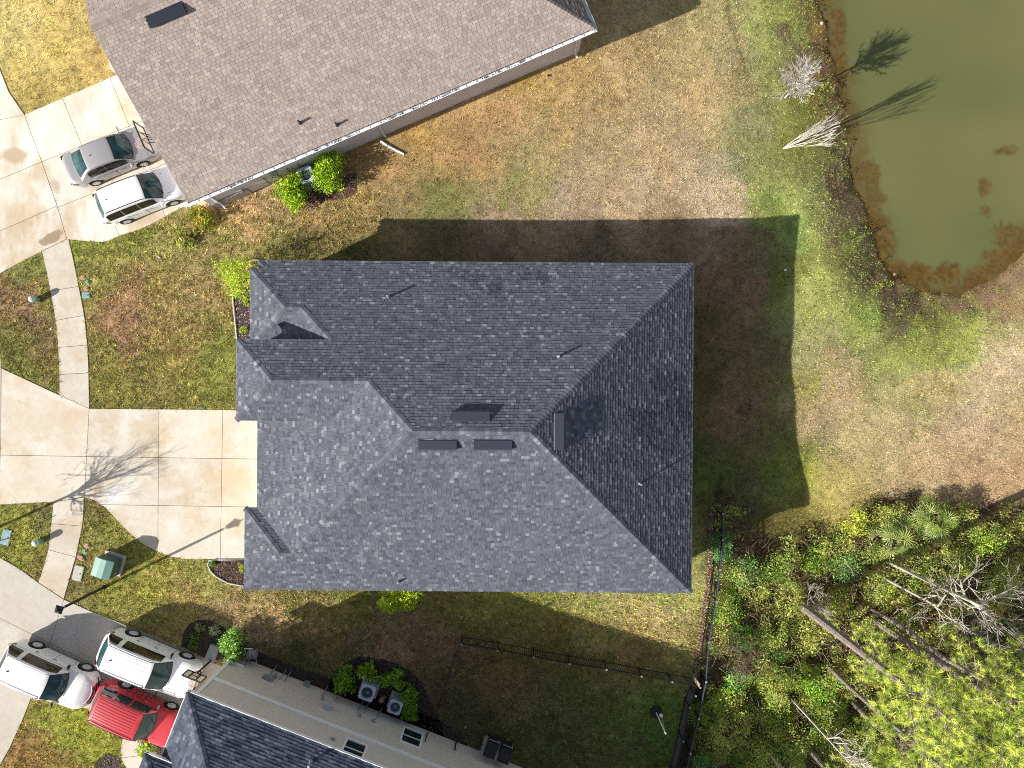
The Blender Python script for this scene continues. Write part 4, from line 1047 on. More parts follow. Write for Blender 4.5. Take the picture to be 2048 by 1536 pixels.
cp = MB().box(bw(L0 + .35, WN3 - .075, 1.03), (.9, .16, .07), -A3); to_local(cp.build('stone_cap', M['white'], house3), house3)
fc = MB(); fc.bar(bw(TW3 - .03, NE3 - .02, E3 - .07), bw(TE3, NE3 - .02, E3 - .07), .05, .17)
fc.bar(bw(TW3 - .02, NE3, E3 - .07), bw(TW3 - .02, NE3 + 12.4, E3 - .07), .05, .17); fc.bar(bw(BT, BN3 - .02, zB3 - .07), bw(TW3 + 1.2, BN3 - .02, zB3 - .07), .05, .17)
to_local(fc.build('fascia', M['white'], house3), house3)
sf3 = MB().add([bw(TW3, NE3, E3 - .13), bw(TE3, NE3, E3 - .13), bw(TE3, NE3 + .35, E3 - .13), bw(TW3, NE3 + .35, E3 - .13)], [(0, 1, 2, 3)])
to_local(sf3.build('soffit', M['white'], house3), house3)
wl = MB().box(bw(BT + .5 + 1.1, BN3 + BH3, 2.6), (2.2, 1.7, 5.2), -A3); to_local(wl.build('bay_wall', M['siding_taupe'], house3), house3)
def window(t0, t1, z0, z1):
    tm, zm = (t0 + t1) / 2, (z0 + z1) / 2
    f = MB(); w = .11
    f.box(bw(tm, WN3 - .035, z0 + w / 2), (t1 - t0, .07, w), -A3); f.box(bw(tm, WN3 - .035, z1 - w / 2), (t1 - t0, .07, w), -A3)
    f.box(bw(t0 + w / 2, WN3 - .035, zm), (w, .07, z1 - z0 - 2 * w), -A3); f.box(bw(t1 - w / 2, WN3 - .035, zm), (w, .07, z1 - z0 - 2 * w), -A3)
    fo = to_local(f.build('window', M['white'], house3), house3)
    g = MB().box(bw(tm, WN3 - .012, (z0 + w + zm) / 2), (t1 - t0 - 2 * w, .02, zm - z0 - w - .02), -A3); g.build('pane', M['pane'], fo)
    g = MB().box(bw(tm, WN3 - .012, (z1 - w + zm) / 2), (t1 - t0 - 2 * w, .02, z1 - zm - w - .02), -A3); g.build('pane', M['pane'], fo)
    g = MB().box(bw(tm, WN3 - .03, zm), (t1 - t0 - 2 * w, .045, .05), -A3); g.build('meeting_rail', M['white'], fo)
window(1.28, 2.44, .52, 2.1); window(-1.2, -.06, 3.55, 5.1); window(7.5, 8.7, 3.55, 5.1); window(10, 11.2, .6, 2.2)
P_ = on_plane(low_faces[0], 622, 1524); to_local(pipe_vent(house3, P_, .45, .06, 'lead'), house3)
def bwall(px, py, off=0.0):
    ip = np.array([px - 1024, py - 768.0]); tt = ip @ np.array([math.cos(A3), math.sin(A3)]); nn_ = ip @ np.array([-math.sin(A3), math.cos(A3)])
    s_ = nn_ / (WN3 - off); return tt / s_, H - F / s_
# services on the taupe wall
def wbox(name, px, py, w, d, hh, m, z=None):
    t, zz = bwall(px, py, d); zz = z if z is not None else max(zz, .3)
    o = MB().box(bw(t, WN3 - d / 2 - .03, zz), (w, d, hh), -A3).build(name, M[m], house3); to_local(o, house3); return t, zz
wbox('wall_cabinet', 537, 1354, .55, .14, .3, 'greyplastic'); wbox('wall_cabinet', 551, 1350, .16, .16, .3, 'lead')
wbox('electric_meter', 658, 1408, .34, .22, .55, 'ac_metal'); wbox('junction_box', 646, 1396, .16, .1, .16, 'lead'); wbox('gas_meter', 617, 1362, .3, .2, .3, 'greyplastic')
wbox('junction_box', 720, 1430, .16, .1, .2, 'lead'); wbox('junction_box', 748, 1440, .16, .1, .2, 'lead'); wbox('junction_box', 733, 1418, .14, .1, .16, 'lead'); wbox('outlet_cover', 793, 1444, .18, .08, .12, 'lead'); wbox('outlet_cover', 666, 1477, .22, .08, .12, 'lead')
pm = MB()
for px, py in ((543, 1345), (567, 1348), (576, 1352), (648, 1385), (651, 1380), (676, 1392), (718, 1418), (735, 1410), (758, 1428)):
    t, z = bwall(px, py, .1)
    pm.tube([bw(t, WN3 - .09, max(z, .5) + .35), bw(t, WN3 - .09, .2), bw(t + .05, WN3 - .3, .05)], .022, 6)
to_local(pm.build('service_pipe', M['greyplastic'], house3), house3)
sp = MB().tube([bw(4.2, WN3 - .1, 1.0), bw(4.2, WN3 - .12, .2), bw(4.3, WN3 - .5, .05)], .04, 6); to_local(sp.build('drain_pipe', M['black'], house3), house3)

# ------------------------------------------------------------------ vehicles
def car(name, label, loc, ang, S):
    """local +x forward; S is a dict of sizes"""
    root = empty(name, loc, ang); tag(root, label, 'car')
    L, W, wb, wr = S['L'], S['W'], S['wb'], S['wr']
    xf = L / 2; xr = -L / 2; off = S.get('off', 0.0)
    axf, axr = wb / 2 + off, -wb / 2 + off
    prof = S['top']                 # (x, z) of the body top (deck, belt, hood)
    px_, pz_ = [p[0] for p in prof], [p[1] for p in prof]
    zt = lambda x: float(np.interp(x, px_, pz_))
    def hwid(x):
        a = abs(x) / (L / 2); k = W / 2
        k *= 1 - S.get('round', .16) * max(0, (a - .72) / .28) ** 2.2
        k *= 1 - .03 * (1 - min(1, abs(a) * 2)) * 0
        return k
    xs = sorted(set([xr, xr + .05, xr + .14, xr + .3] + [xr + .3 + i * (L - .6) / 46 for i in range(47)] + [xf - .3, xf - .14, xf - .05, xf]))
    V = []; n = 11
    ar = wr + .07
    for x in xs:
        w = hwid(x); z = zt(x)
        e = min(x - xr, xf - x)
        if e < .3: w -= .10 * (1 - e / .3) ** 2
        zb = .24 + (.08 * (1 - e / .3) if e < .3 else 0)
        za = zb
        for xa in (axf, axr):
            if abs(x - xa) < ar: za = max(za, wr + math.sqrt(ar ** 2 - (x - xa) ** 2))
        flare = .02 if za > zb else 0
        zm = max(.58, za + .04); zsh = max(z - .14, za + .08)
        drop = .0
        half = [(w - .10, min(za, z - .1)), (w - .02 + flare, min(za + .012, z - .09)), (w + flare, min(zm, z - .085)), (w - .012, min(max(zsh, zm + .02), z - .08)), (w - .05, z - .045), (w - .13, z - .008), (w * .62, z + .018), (w * .3, z + .03), (0, z + .034)]
        ring_ = [(-a, b) for a, b in half] + [(a, b) for a, b in half[-2::-1]]
        n = len(ring_); V += [Vector((x, a, b)) for a, b in ring_]
    Fc = [(i * n + k, i * n + k + 1, (i + 1) * n + k + 1, (i + 1) * n + k) for i in range(len(xs) - 1) for k in range(n - 1)]
    Fc.append(tuple(range(n))); Fc.append(tuple((len(xs) - 1) * n + k for k in range(n))[::-1])
    # cabin
    xw0, xw1, xr1, xr0 = S['cab']; zB_ = S['belt']; zR_ = S['roof']; wB = W / 2 - S.get('bin', .06); wR = W / 2 - S.get('tumble', .24)
    def zc(x):
        if x > xw1: q = (x - xw1) / (xw0 - xw1); return zR_ - .03 + (zB_ - zR_ + .03) * (q ** 1.12)
        if x < xr1: q = (xr1 - x) / (xr1 - xr0); return zR_ - .02 + (zB_ - zR_ + .02) * (q ** 1.25)
        m = (x - xr1) / (xw1 - xr1); return zR_ + .0 - .03 * m - .02 * (1 - m) + .055 * math.sin(math.pi * m) ** .8
    def wtop(x):
        f = max(0, min(1, (zc(x) - zB_) / (zR_ - zB_))); return wB + (wR - wB) * f - (.10 * max(0, (x - xw1) / (xw0 - xw1)) if x > xw1 else 0) * 1.0
    def side(x, s, sg, o=0.0):
        a = Vector((x, sg * wB, zB_ - .03)); 
        if x > xw1: a.y = sg * (wB - .06 * (x - xw1) / (xw0 - xw1))
        b = Vector((x, sg * wtop(x), zc(x)))
        p = a.lerp(b, s); p.y += sg * (.03 * math.sin(s * math.pi) + o); return p
    def top(x, t_, o=0.0):
        curve = -.20 * t_ * t_ * (max(0, (x - xw1 + .3) / (xw0 - xw1 + .3)) if x > xw1 - .3 else 0) + .12 * t_ * t_ * (max(0, (xr1 - x) / (xr1 - xr0)) if x < xr1 else 0)
        y = t_ * wtop(x); z = zc(x) + .05 * (1 - t_ * t_) ** .8
        return Vector((x + curve, y, z + o))
    cx = [xr0 + (xr1 - xr0) * i / 6 for i in range(6)] + [xr1 + (xw1 - xr1) * i / 10 for i in range(10)] + [xw1 + (xw0 - xw1) * i / 6 for i in range(7)]
    b0 = len(V); m_ = 0
    for x in cx:
        row = [side(x, 0, -1), side(x, .5, -1)] + [top(x, t_) for t_ in (-1, -.93, -.7, -.35, 0, .35, .7, .93, 1)] + [side(x, .5, 1), side(x, 0, 1)]
        m_ = len(row); V += row
    Fc += [(b0 + i * m_ + k, b0 + i * m_ + k + 1, b0 + (i + 1) * m_ + k + 1, b0 + (i + 1) * m_ + k) for i in range(len(cx) - 1) for k in range(m_ - 1)]
    body = link('body', py_mesh('body', V, Fc, True), S['paint'], root)
    bm_ = body.modifiers.new('edge', 'EDGE_SPLIT'); bm_.split_angle = R(38)
    # glass
    def patch(name, fn, a0, a1, c0, c1, m, na=8, nc=8, o=.012):
        vs = [fn(a0 + (a1 - a0) * i / na, c0 + (c1 - c0) * j / nc, o) for i in range(na + 1) for j in range(nc + 1)]
        fs = [(i * (nc + 1) + j, i * (nc + 1) + j + 1, (i + 1) * (nc + 1) + j + 1, (i + 1) * (nc + 1) + j) for i in range(na) for j in range(nc)]
        return link(name, py_mesh(name, vs, fs, True), m, root)
    wd_ = xw0 - xw1; patch('windscreen', lambda a, c, o: top(a, c, o + .004), xw1 + wd_ * .06, xw0 - wd_ * .04, -.9, .9, M['glass'])
    sur = patch('windscreen_surround', lambda a, c, o: top(a, c, o), xw1 + wd_ * .0, xw0 + .02, -.96, .96, M['black'], o=.008)
    rd_ = xr1 - xr0; patch('rear_window', lambda a, c, o: top(a, c, o), xr0 + rd_ * .12, xr1 - rd_ * .08, -.84, .84, M['glass'])
    for sg in (-1, 1):
        for (a0, a1) in S['win']:
            patch('side_window', lambda a, c, o: side(a, c, sg, o), a0, a1, .14, .86, M.get(S.get('sg', 'glass_side')), 6, 4)
    # wipers and cowl
    wp = MB(); 
    for yy in (-.5, .15): wp.bar((xw0 - .02, yy, zB_ + .05), (xw0 - .25, yy + .45, zc(xw0 - .25) + .07), .025)
    wp.build('wiper', M['black'], root)
    # underside
    MB().box((0, 0, .40), (L * .86, W - .5, .36)).build('underbody', M['black'], root)
    MB().box((axf, 0, .42), (2 * ar + .05, W - .30, .5)).box((axr, 0, .42), (2 * ar + .05, W - .30, .5)).build('wheel_arch_liner', M['black'], root)
    # wheels
    for xa in (axf, axr):
        for sg in (-1, 1):
            Mx = Matrix.Rotation(R(90) * -sg, 4, 'X')
            c = Vector((xa, sg * (W / 2 - .115), wr)); tw = .115
            wmb = MB().lathe((0, 0, 0), [(wr * .62, -tw), (wr * .9, -tw), (wr, -tw + .04), (wr, tw - .04), (wr * .9, tw), (wr * .64, tw), (wr * .62, tw - .04)], 28, Mx)
            wo_ = wmb.build('wheel', M['rubber'], root, False, c)
            rm = MB().lathe((0, 0, 0), [(wr * .66, tw - .03), (wr * .64, tw - .012), (wr * .60, tw - .02), (wr * .58, tw - .06)], 28, Mx)
            for k in range(S.get('spokes', 5)):
                for dd in (-.13, .13):
                    a = 2 * math.pi * k / S.get('spokes', 5) + dd
                    q = Vector((math.cos(a), math.sin(a), 0)); h0 = Mx @ (q * wr * .1 + Vector((0, 0, tw - .02))); h1 = Mx @ (Vector((math.cos(a + dd * .4), math.sin(a + dd * .4), 0)) * wr * .62 + Vector((0, 0, tw - .02)))
                    rm.bar(h0, h1, .035, .03)
            rm.lathe((0, 0, 0), [(wr * .14, tw - .05), (wr * .14, tw - .005), (.001, tw)], 12, Mx)
            rm.build('rim', M['rim'], wo_)
            MB().lathe((0, 0, 0), [(wr * .6, 0), (wr * .58, tw - .07), (.001, tw - .07)], 20, Mx).build('brake_well', M['black'], wo_)
    # mirrors, handles, lamps, plates
    for sg in (-1, 1):
        xm = xw0 - wd_ * .42
        mm = MB().lathe((xm, sg * (W / 2 + .10), zB_ + .05), [(.001, -.13), (.05, -.1), (.075, 0), (.05, .1), (.001, .13)], 10, Matrix.Rotation(R(90), 4, 'X'))
        mm.bar((xm, sg * (wB - .02), zB_ + .0), (xm, sg * (W / 2 + .08), zB_ + .04), .05)
        mm.build('door_mirror', S.get('mirror', S['paint']), root, True)
        for xh in S.get('hand', (.05, -.85)):
            MB().bar((xh, sg * (W / 2 + .005), zB_ - .16), (xh + .18, sg * (W / 2 + .005), zB_ - .16), .035).build('door_handle', S.get('hm', M['chrome']), root)
        hl = MB(); x0 = xf - .38; z0 = zt(x0)
        hp = [(xf - .05, .58, -.10), (xf - .16, .78, -.09), (xf - .42, .93, -.10), (xf - .45, .86, -.02), (xf - .2, .62, -.02)]
        tops = [Vector((a, sg * b * hwid(a), zt(a) + c + .022)) for a, b, c in hp]
        hl.add(tops, [(0, 1, 2, 3, 4)]); hl.build('headlight', S.get('hl', M['lamp']), root)
        xt = xr + .16; wv_ = hwid(xt)
        tl = MB().add([Vector((xr + .03, sg * (hwid(xr) - .10), zt(xr + .05) - .02)), Vector((xr + .06, sg * (wv_ - .02), zt(xt) - .05)), Vector((xr + .42, sg * (hwid(xr + .42) + .004), zt(xr + .4) - .10)), Vector((xr + .30, sg * (hwid(xr + .3) + .006), zt(xr + .3) - .26)), Vector((xr - .01, sg * (hwid(xr) - .06), zt(xr) - .26))], [(0, 1, 2, 3, 4)])
        tl.build('tail_light', M['redlamp'], root)
        if S.get('rails'):
            rl = MB(); zz = zR_ + .09
            x0, x1 = xr1 + .0, xw1 - .12
            rl.tube([(x0, sg * (wR - .03), zR_ + .0), (x0 + .12, sg * (wR - .03), zz - .02), ((x0 + x1) / 2, sg * (wR - .03), zz + .02), (x1 - .12, sg * (wR - .03), zz - .03), (x1, sg * (wR - .03), zR_ - .01)], .02, 6)
            rl.build('roof_rail', S['rails'], root)
    seam = MB()
    for sg in (-1, 1):
        for xs_ in S.get('seams', (.95, 0, -.95)):
            seam.bar((xs_, sg * (W / 2 + .002), .34), (xs_, sg * (W / 2 - .008), zB_ - .08), .012)
    for yy in (-.30, .30):
        seam.bar((xw0 + .12, yy * W, zt(xw0 + .12) + .022), (xf - .25, yy * W * .82, zt(xf - .25) + .022), .012)
    seam.build('panel_seam', M['black'], root)
    gr = MB()
    for k in range(4): gr.box((xf + .0, 0, .42 + k * .07), (.04, W * .5, .03))
    gr.build('grille', S.get('grille', M['black']), root)
    if S.get('bars'):
        for k in range(3):
            zz = .88 - k * .13
            pts = [(xf + .05 + k * .075 - .34 * (y / .8) ** 2, y, zz) for y in (-.84, -.6, -.4, -.2, 0, .2, .4, .6, .84)]
            MB().tube(pts, .03, 6).build('grille_bar', M['chrome'], root)
            pts = [(p[0] + .03, p[1], p[2] - .09) for p in pts]
            MB().tube(pts, .045, 6).build('grille_gap', M['black'], root)
    for k in range(S.get('ribs', 0)):
        y = (k - (S['ribs'] - 1) / 2) * (2 * wR - .35) / max(1, S['ribs'] - 1)
        pts = [top(xr1 + .12 + (xw1 - xr1 - .4) * i / 8, y / wR, .004) for i in range(9)]
        rb = MB().tube(pts, S.get('ribr', .008), 5); rb.build('roof_rib', S.get('ribm', S['paint']), root)
    if S.get('fin'):
        p = top(xr1 + .35, 0, 0)
        MB().add([p + Vector((0, -.03, 0)), p + Vector((0, .03, 0)), p + Vector((.16, 0, 0)), p + Vector((-.01, 0, .08))], [(0, 1, 2), (0, 2, 3), (1, 3, 2), (0, 3, 1)]).build('antenna_fin', S.get('finm', M['black']), root)
    return root

def paint(name, c, metal=0.0, rough=0.28): return mat(name, c, rough, metal, coat=1.0, noise=.015, scale=1.2)
sedan = dict(L=4.86, W=1.84, wb=2.72, wr=.335, paint=paint('grey_metallic_paint', (.36, .35, .36), .25, .32), roof=1.42, belt=.93, off=-.02, tumble=.30, bin=.07,
    top=[(-2.43, .86), (-2.3, .98), (-1.75, 1.0), (-1.2, .95), (.9, .93), (1.1, .94), (1.9, .84), (2.3, .70), (2.43, .62)],
    cab=(1.32, .45, -1.02, -1.92), win=[(-1.25, -.32), (-.27, .82)], round=.2, spokes=7, fin=True, hand=(.1, -.9))
wagon = dict(L=4.62, W=1.84, wb=2.68, wr=.35, paint=paint('pearl_white_paint', (.80, .82, .85), 0.0), roof=1.60, belt=1.0, off=0, tumble=.25, bin=.06,
    top=[(-2.31, .95), (-2.2, 1.03), (-1.5, 1.02), (.9, 1.0), (1.2, 1.0), (1.9, .9), (2.2, .78), (2.31, .68)],
    cab=(1.30, .52, -1.72, -2.22), win=[(-1.82, -1.0), (-.95, -.12), (-.07, .78)], round=.18, spokes=8, rails=M['black'], fin=True, finm=M['black'])
suvA = dict(L=4.9, W=2.0, wb=2.86, wr=.385, paint=paint('white_over_silver_paint', (.80, .79, .78), 0.0), roof=1.78, belt=1.13, off=0.10, tumble=.30, bin=.07,
    top=[(-2.45, 1.05), (-2.33, 1.14), (-1.5, 1.14), (.95, 1.12), (1.25, 1.12), (1.95, 1.05), (2.3, .92), (2.45, .80)],
    cab=(1.28, .55, -1.9, -2.38), win=[(-2.2, -1.45), (-1.2, .72)], round=.22, spokes=10, rails=M['chrome'], fin=True, mirror=M['black'], hl=M['amber'], grille=M['chrome'], bars=True, hand=(0, -1.0))
suvB = dict(L=5.2, W=2.0, wb=3.08, wr=.39, paint=paint('gloss_white_paint', (.86, .87, .89), 0.0), roof=1.78, belt=1.12, off=0.03, tumble=.28, bin=.07,
    top=[(-2.6, 1.05), (-2.45, 1.13), (-1.5, 1.13), (.95, 1.11), (1.3, 1.11), (2.1, 1.03), (2.45, .92), (2.6, .78)],
    cab=(1.36, .60, -1.95, -2.52), win=[(-2.3, -1.6), (-1.35, .76)], round=.2, spokes=6, fin=True, mirror=M['black'], rails=M['black'], ribs=6, ribr=.0035, hand=(0, -1.0))
suvR = dict(L=4.75, W=1.86, wb=2.65, wr=.37, paint=paint('bright_red_paint', (.50, .035, .045), 0.0, .3), roof=1.76, belt=1.12, off=-.02, tumble=.17, bin=.05,
    top=[(-2.37, 1.08), (-2.28, 1.14), (-1.5, 1.13), (.9, 1.11), (1.1, 1.11), (1.9, 1.06), (2.2, 1.0), (2.37, .88)],
    cab=(1.12, .58, -1.95, -2.30), win=[(-2.0, -1.3), (-1.18, -.42), (-.30, .66)], round=.12, spokes=5, rails=M['black'], ribs=9, sg='pane', mirror=M['greyplastic'])
def carpos(x, yi): return (x, -yi, 0.035)
car('parked_car', 'grey metallic sedan on the upper driveway beside the tan roof', carpos(-21.08, -11.99), R(21.8), sedan)
car('parked_car', 'pearl white crossover nosed under the tan roof edge, below the grey sedan', carpos(-19.48, -9.93), R(21.5), wagon)
car('parked_car', 'silver white large SUV with chrome grille, cut by the left picture edge', carpos(-24.30, 15.25), R(-24.4), suvA)
car('parked_car', 'white large SUV with ribbed roof parked between the silver SUV and the flower bed', carpos(-19.0, 14.67), R(-22.5), suvB)
car('parked_car', 'bright red boxy SUV with ribbed roof, nose under the dark roof', carpos(-19.58, 17.32), R(-24.6), suvR)

# ------------------------------------------------------------------ basketball hoops
def hoop(label, c_top, along, front, blen, ztop, zbot, base, pole_xy, panelled, ring=True):
    root = empty('basketball_hoop', (pole_xy[0], pole_xy[1], 0)); tag(root, label, 'basketball hoop')
    inv = Matrix.Translation(-root.location)
    def L_(o): o.matrix_parent_inverse = inv; return o
    c = Vector(c_top); al = Vector(along).normalized(); fr = Vector(front).normalized()
    fm = MB(); a = c - al * blen / 2; b = c + al * blen / 2
    A, B, Cc, D = [Vector((p.x, p.y, z)) for p, z in ((a, ztop), (b, ztop), (b, zbot), (a, zbot))]
    w = .06
    for p, q in ((A, B), (B, Cc), (Cc, D), (D, A)): fm.bar(p, q, w, .05)
    if panelled:
        for t_ in (.3, .7): fm.bar(A.lerp(B, t_), D.lerp(Cc, t_), .045, .05)
        fm.bar(A.lerp(B, .3).lerp(D.lerp(Cc, .3), .55), A.lerp(B, .7).lerp(D.lerp(Cc, .7), .55), .04)
    else:
        for t_ in (.36, .66): fm.bar(A.lerp(B, t_), D.lerp(Cc, t_), .03)
    L_(fm.build('board_frame', M['blackmetal'], root))
    pn = MB().add([A, B, Cc, D, A + fr * .015, B + fr * .015, Cc + fr * .015, D + fr * .015], [(0, 1, 2, 3), (4, 7, 6, 5), (0, 4, 5, 1), (2, 6, 7, 3)])
    L_(pn.build('backboard', M['board_panel'], root))
    rc = c + fr * .42; rc.z = zbot + .12
    pts = [rc + Vector((math.cos(k * math.pi / 10), math.sin(k * math.pi / 10), 0)) * .23 for k in range(21)]
    L_(MB().tube(pts, .016, 6, False).build('hoop_rim', M['netred'], root))
    nt_ = MB()
    for k in range(12):
        a0 = k * math.pi / 6
        p0 = rc + Vector((math.cos(a0), math.sin(a0), 0)) * .23
        for s_ in (-1, 1):
            p1 = rc + Vector((math.cos(a0 + s_ * .5), math.sin(a0 + s_ * .5), 0)) * .13 - Vector((0, 0, .4)); nt_.bar(p0, p1, .012)
    L_(nt_.build('net', M['net'], root))
    pl = MB(); pt = Vector((pole_xy[0], pole_xy[1], 0.03)); pm_ = Vector((pole_xy[0], pole_xy[1], zbot - .2))
    pl.tube([pt, pm_], .05, 8)
    back = c - fr * .04
    for s_ in (-.16, .16):
        pl.tube([pm_ - Vector((0, 0, .5)) + al * s_ * .4, Vector((back.x, back.y, zbot + .2)) + al * s_], .022, 6)
        pl.tube([pm_ + al * s_ * .4, Vector((back.x, back.y, ztop - .25)) + al * s_], .022, 6)
    L_(pl.build('pole', M['blackmetal'], root))
    if base:
        bx = MB().box(Vector(base[0]), base[1], base[2]); L_(bx.build('base_tank', M['greyplastic'], root))
d1 = Vector((.397, -.918, 0)); f1 = Vector((-.918, -.397, 0))
hoop('basketball hoop with clear board and pink rim over the grey sedan', (-17.9, 11.98, 0), d1, f1, 1.37, 3.95, 3.02, None, (-17.5, 12.15), False)
hoop('basketball hoop with black three panel frame in front of the white SUV', (-15.8, -14.54, 0), Vector((.93, -.36, 0)), Vector((-.36, -.93, 0)), 1.0, 3.0, 2.35, ((-15.98, -14.35, .14), (.5, .9, .24), R(-22)), (-16.0, -14.7), True)

# ------------------------------------------------------------------ street furniture and utilities
lb = at(209, 1174)
lp = empty('street_lamp', lb); tag(lp, 'black street lamp with pyramid top whose long shadow crosses the driveway', 'street lamp')
MB().tube([(0, 0, 0), (0, 0, .5), (0, 0, .55), (0, 0, 3.45)], [.075, .075, .07, .065], 12).build('pole', M['blackmetal'], lp)
MB().lathe((0, 0, 0), [(.12, 0), (.12, .05), (.09, .10), (.085, .2)], 16).build('base', M['blackmetal'], lp)
hd = MB()
def frus(mb, w0, w1, z0, z1, rz):
    vs = [Matrix.Rotation(rz, 4, 'Z') @ Vector((a * w, b * w, z)) for w, z in ((w0, z0), (w1, z1)) for a, b in ((-1, -1), (1, -1), (1, 1), (-1, 1))]
    mb.add(vs, [(0, 3, 2, 1), (4, 5, 6, 7), (0, 1, 5, 4), (1, 2, 6, 5), (2, 3, 7, 6), (3, 0, 4, 7)])
rz_ = R(-18)
frus(hd, .19, .03, 3.82, 3.96, rz_); hd.lathe((0, 0, 3.97), [(.03, 0), (.035, .04), (.001, .08)], 8); hd.build('lamp_cap', M['blackmetal'], lp)
gl = MB(); frus(gl, .07, .14, 3.55, 3.80, rz_); gl.build('lamp_glass', M['ac_dark'], lp)

tb = empty('transformer_box', at(228, 1126)); tag(tb, 'large green transformer cabinet on a concrete pad beside the lamp shadow', 'transformer')
rt = R(-17)
MB().box((0, 0, .06), (1.12, 1.12, .16), rt).build('pad', M['padconc'], tb)
MB().box((-.03, -.03, .58), (.95, .92, .9), rt).build('cabinet', M['green_dark'], tb)
rf_ = MB(); Rz = Matrix.Rotation(rt, 4, 'Z')
vs = [Rz @ Vector(v) + Vector((-.03, -.03, 0)) for v in [(-.5, -.49, 1.03), (.5, -.49, 1.03), (.5, .49, 1.03), (-.5, .49, 1.03), (-.18, .49, 1.12), (.14, -.49, 1.12), (-.18, -.49, 1.10), (.14, .49, 1.14)]]
rf_.add(vs, [(0, 1, 2, 3), (0, 6, 4, 3), (6, 5, 7, 4), (5, 1, 2, 7), (0, 1, 5, 6), (3, 4, 7, 2)]); rf_.build('lid', M['green_box'], tb)
MB().box((.35, -.42, .55), (.04, .05, .3), rt).build('latch', M['chrome'], tb)

def pedestal(px, py, label, ang):
    o = empty('utility_pedestal', at(px, py), ang); tag(o, label, 'utility pedestal', 'utility pedestals on the verge')
    MB().box((0, 0, .22), (.30, .22, .48)).build('housing', M['green_box'], o)
    MB().lathe((0, 0, .44), [(.17, 0), (.18, .06), (.15, .14), (.08, .18), (.001, .19)], 14).build('cap', mat('pale_green_cap', (.42, .55, .5), .5), o)
pedestal(83, 1082, 'small green utility pedestal on the verge left of the lower sidewalk', R(5))
pedestal(76, 600, 'small green utility pedestal on the verge left of the upper sidewalk', R(-8))

def lid(px, py, rx, ry, m, label, rz=0.0, square=False):
    p = at(px, py)
    mb = MB()
    if square: mb.box((0, 0, .03), (2 * rx, 2 * ry, .05)); mb.box((0, 0, .05), (2 * rx - .06, 2 * ry - .06, .03))
    else:
        n = 20; mb.prism([(rx * math.cos(2 * math.pi * k / n), ry * math.sin(2 * math.pi * k / n)) for k in range(n)], -.02, .045)
        mb.prism([((rx - .03) * math.cos(2 * math.pi * k / n), (ry - .03) * math.sin(2 * math.pi * k / n)) for k in range(n)], .045, .06)
    o = mb.build('meter_lid', M[m], None, False, (p.x, p.y, 0)); o.rotation_euler.z = rz
    hb = MB().box((rx * .5, 0, .075 if not square else .07), (.05, .05, .02)).build('keyhole', M['black'], o)
    tag(o, label, 'ground lid', 'meter lids in the grass')
lid(166, 556, .20, .12, 'lid_tan', 'tan oval lid nearest the top, right of the upper sidewalk', R(12))
lid(175.5, 564.5, .12, .12, 'lid_teal', 'small round teal lid right of the upper sidewalk')
lid(173, 578, .17, .12, 'lid_tan', 'brown oval lid between the round and the square teal lids')
lid(173, 590.5, .20, .16, 'lid_blue', 'square blue grey lid right of the upper sidewalk', 0, True)
lid(174, 1091, .18, .13, 'lid_tan', 'tan oval lid above the small round teal lid by the lower sidewalk', R(-10))
lid(169.5, 1103, .12, .12, 'lid_teal', 'small round teal lid near the transformer cabinet')
lid(162, 1115.5, .22, .13, 'lid_tan', 'tan oval lid just above the white rectangular lid', R(-30))
lid(157, 1146, .25, .40, 'padconc', 'white rectangular lid beside the lower sidewalk', R(-14), True)
lid(13, 1074, .24, .42, 'lid_blue', 'pale teal rectangular lid at the left picture edge', R(-14), True)
sk = empty('marker_stake', at(22, 1075)); tag(sk, 'thin red brown stake beside the pale teal lid', 'stake')
MB().tube([(0, 0, 0), (-.02, .01, 1.35)], .022, 6).build('stake_shaft', M['redstake'], sk)

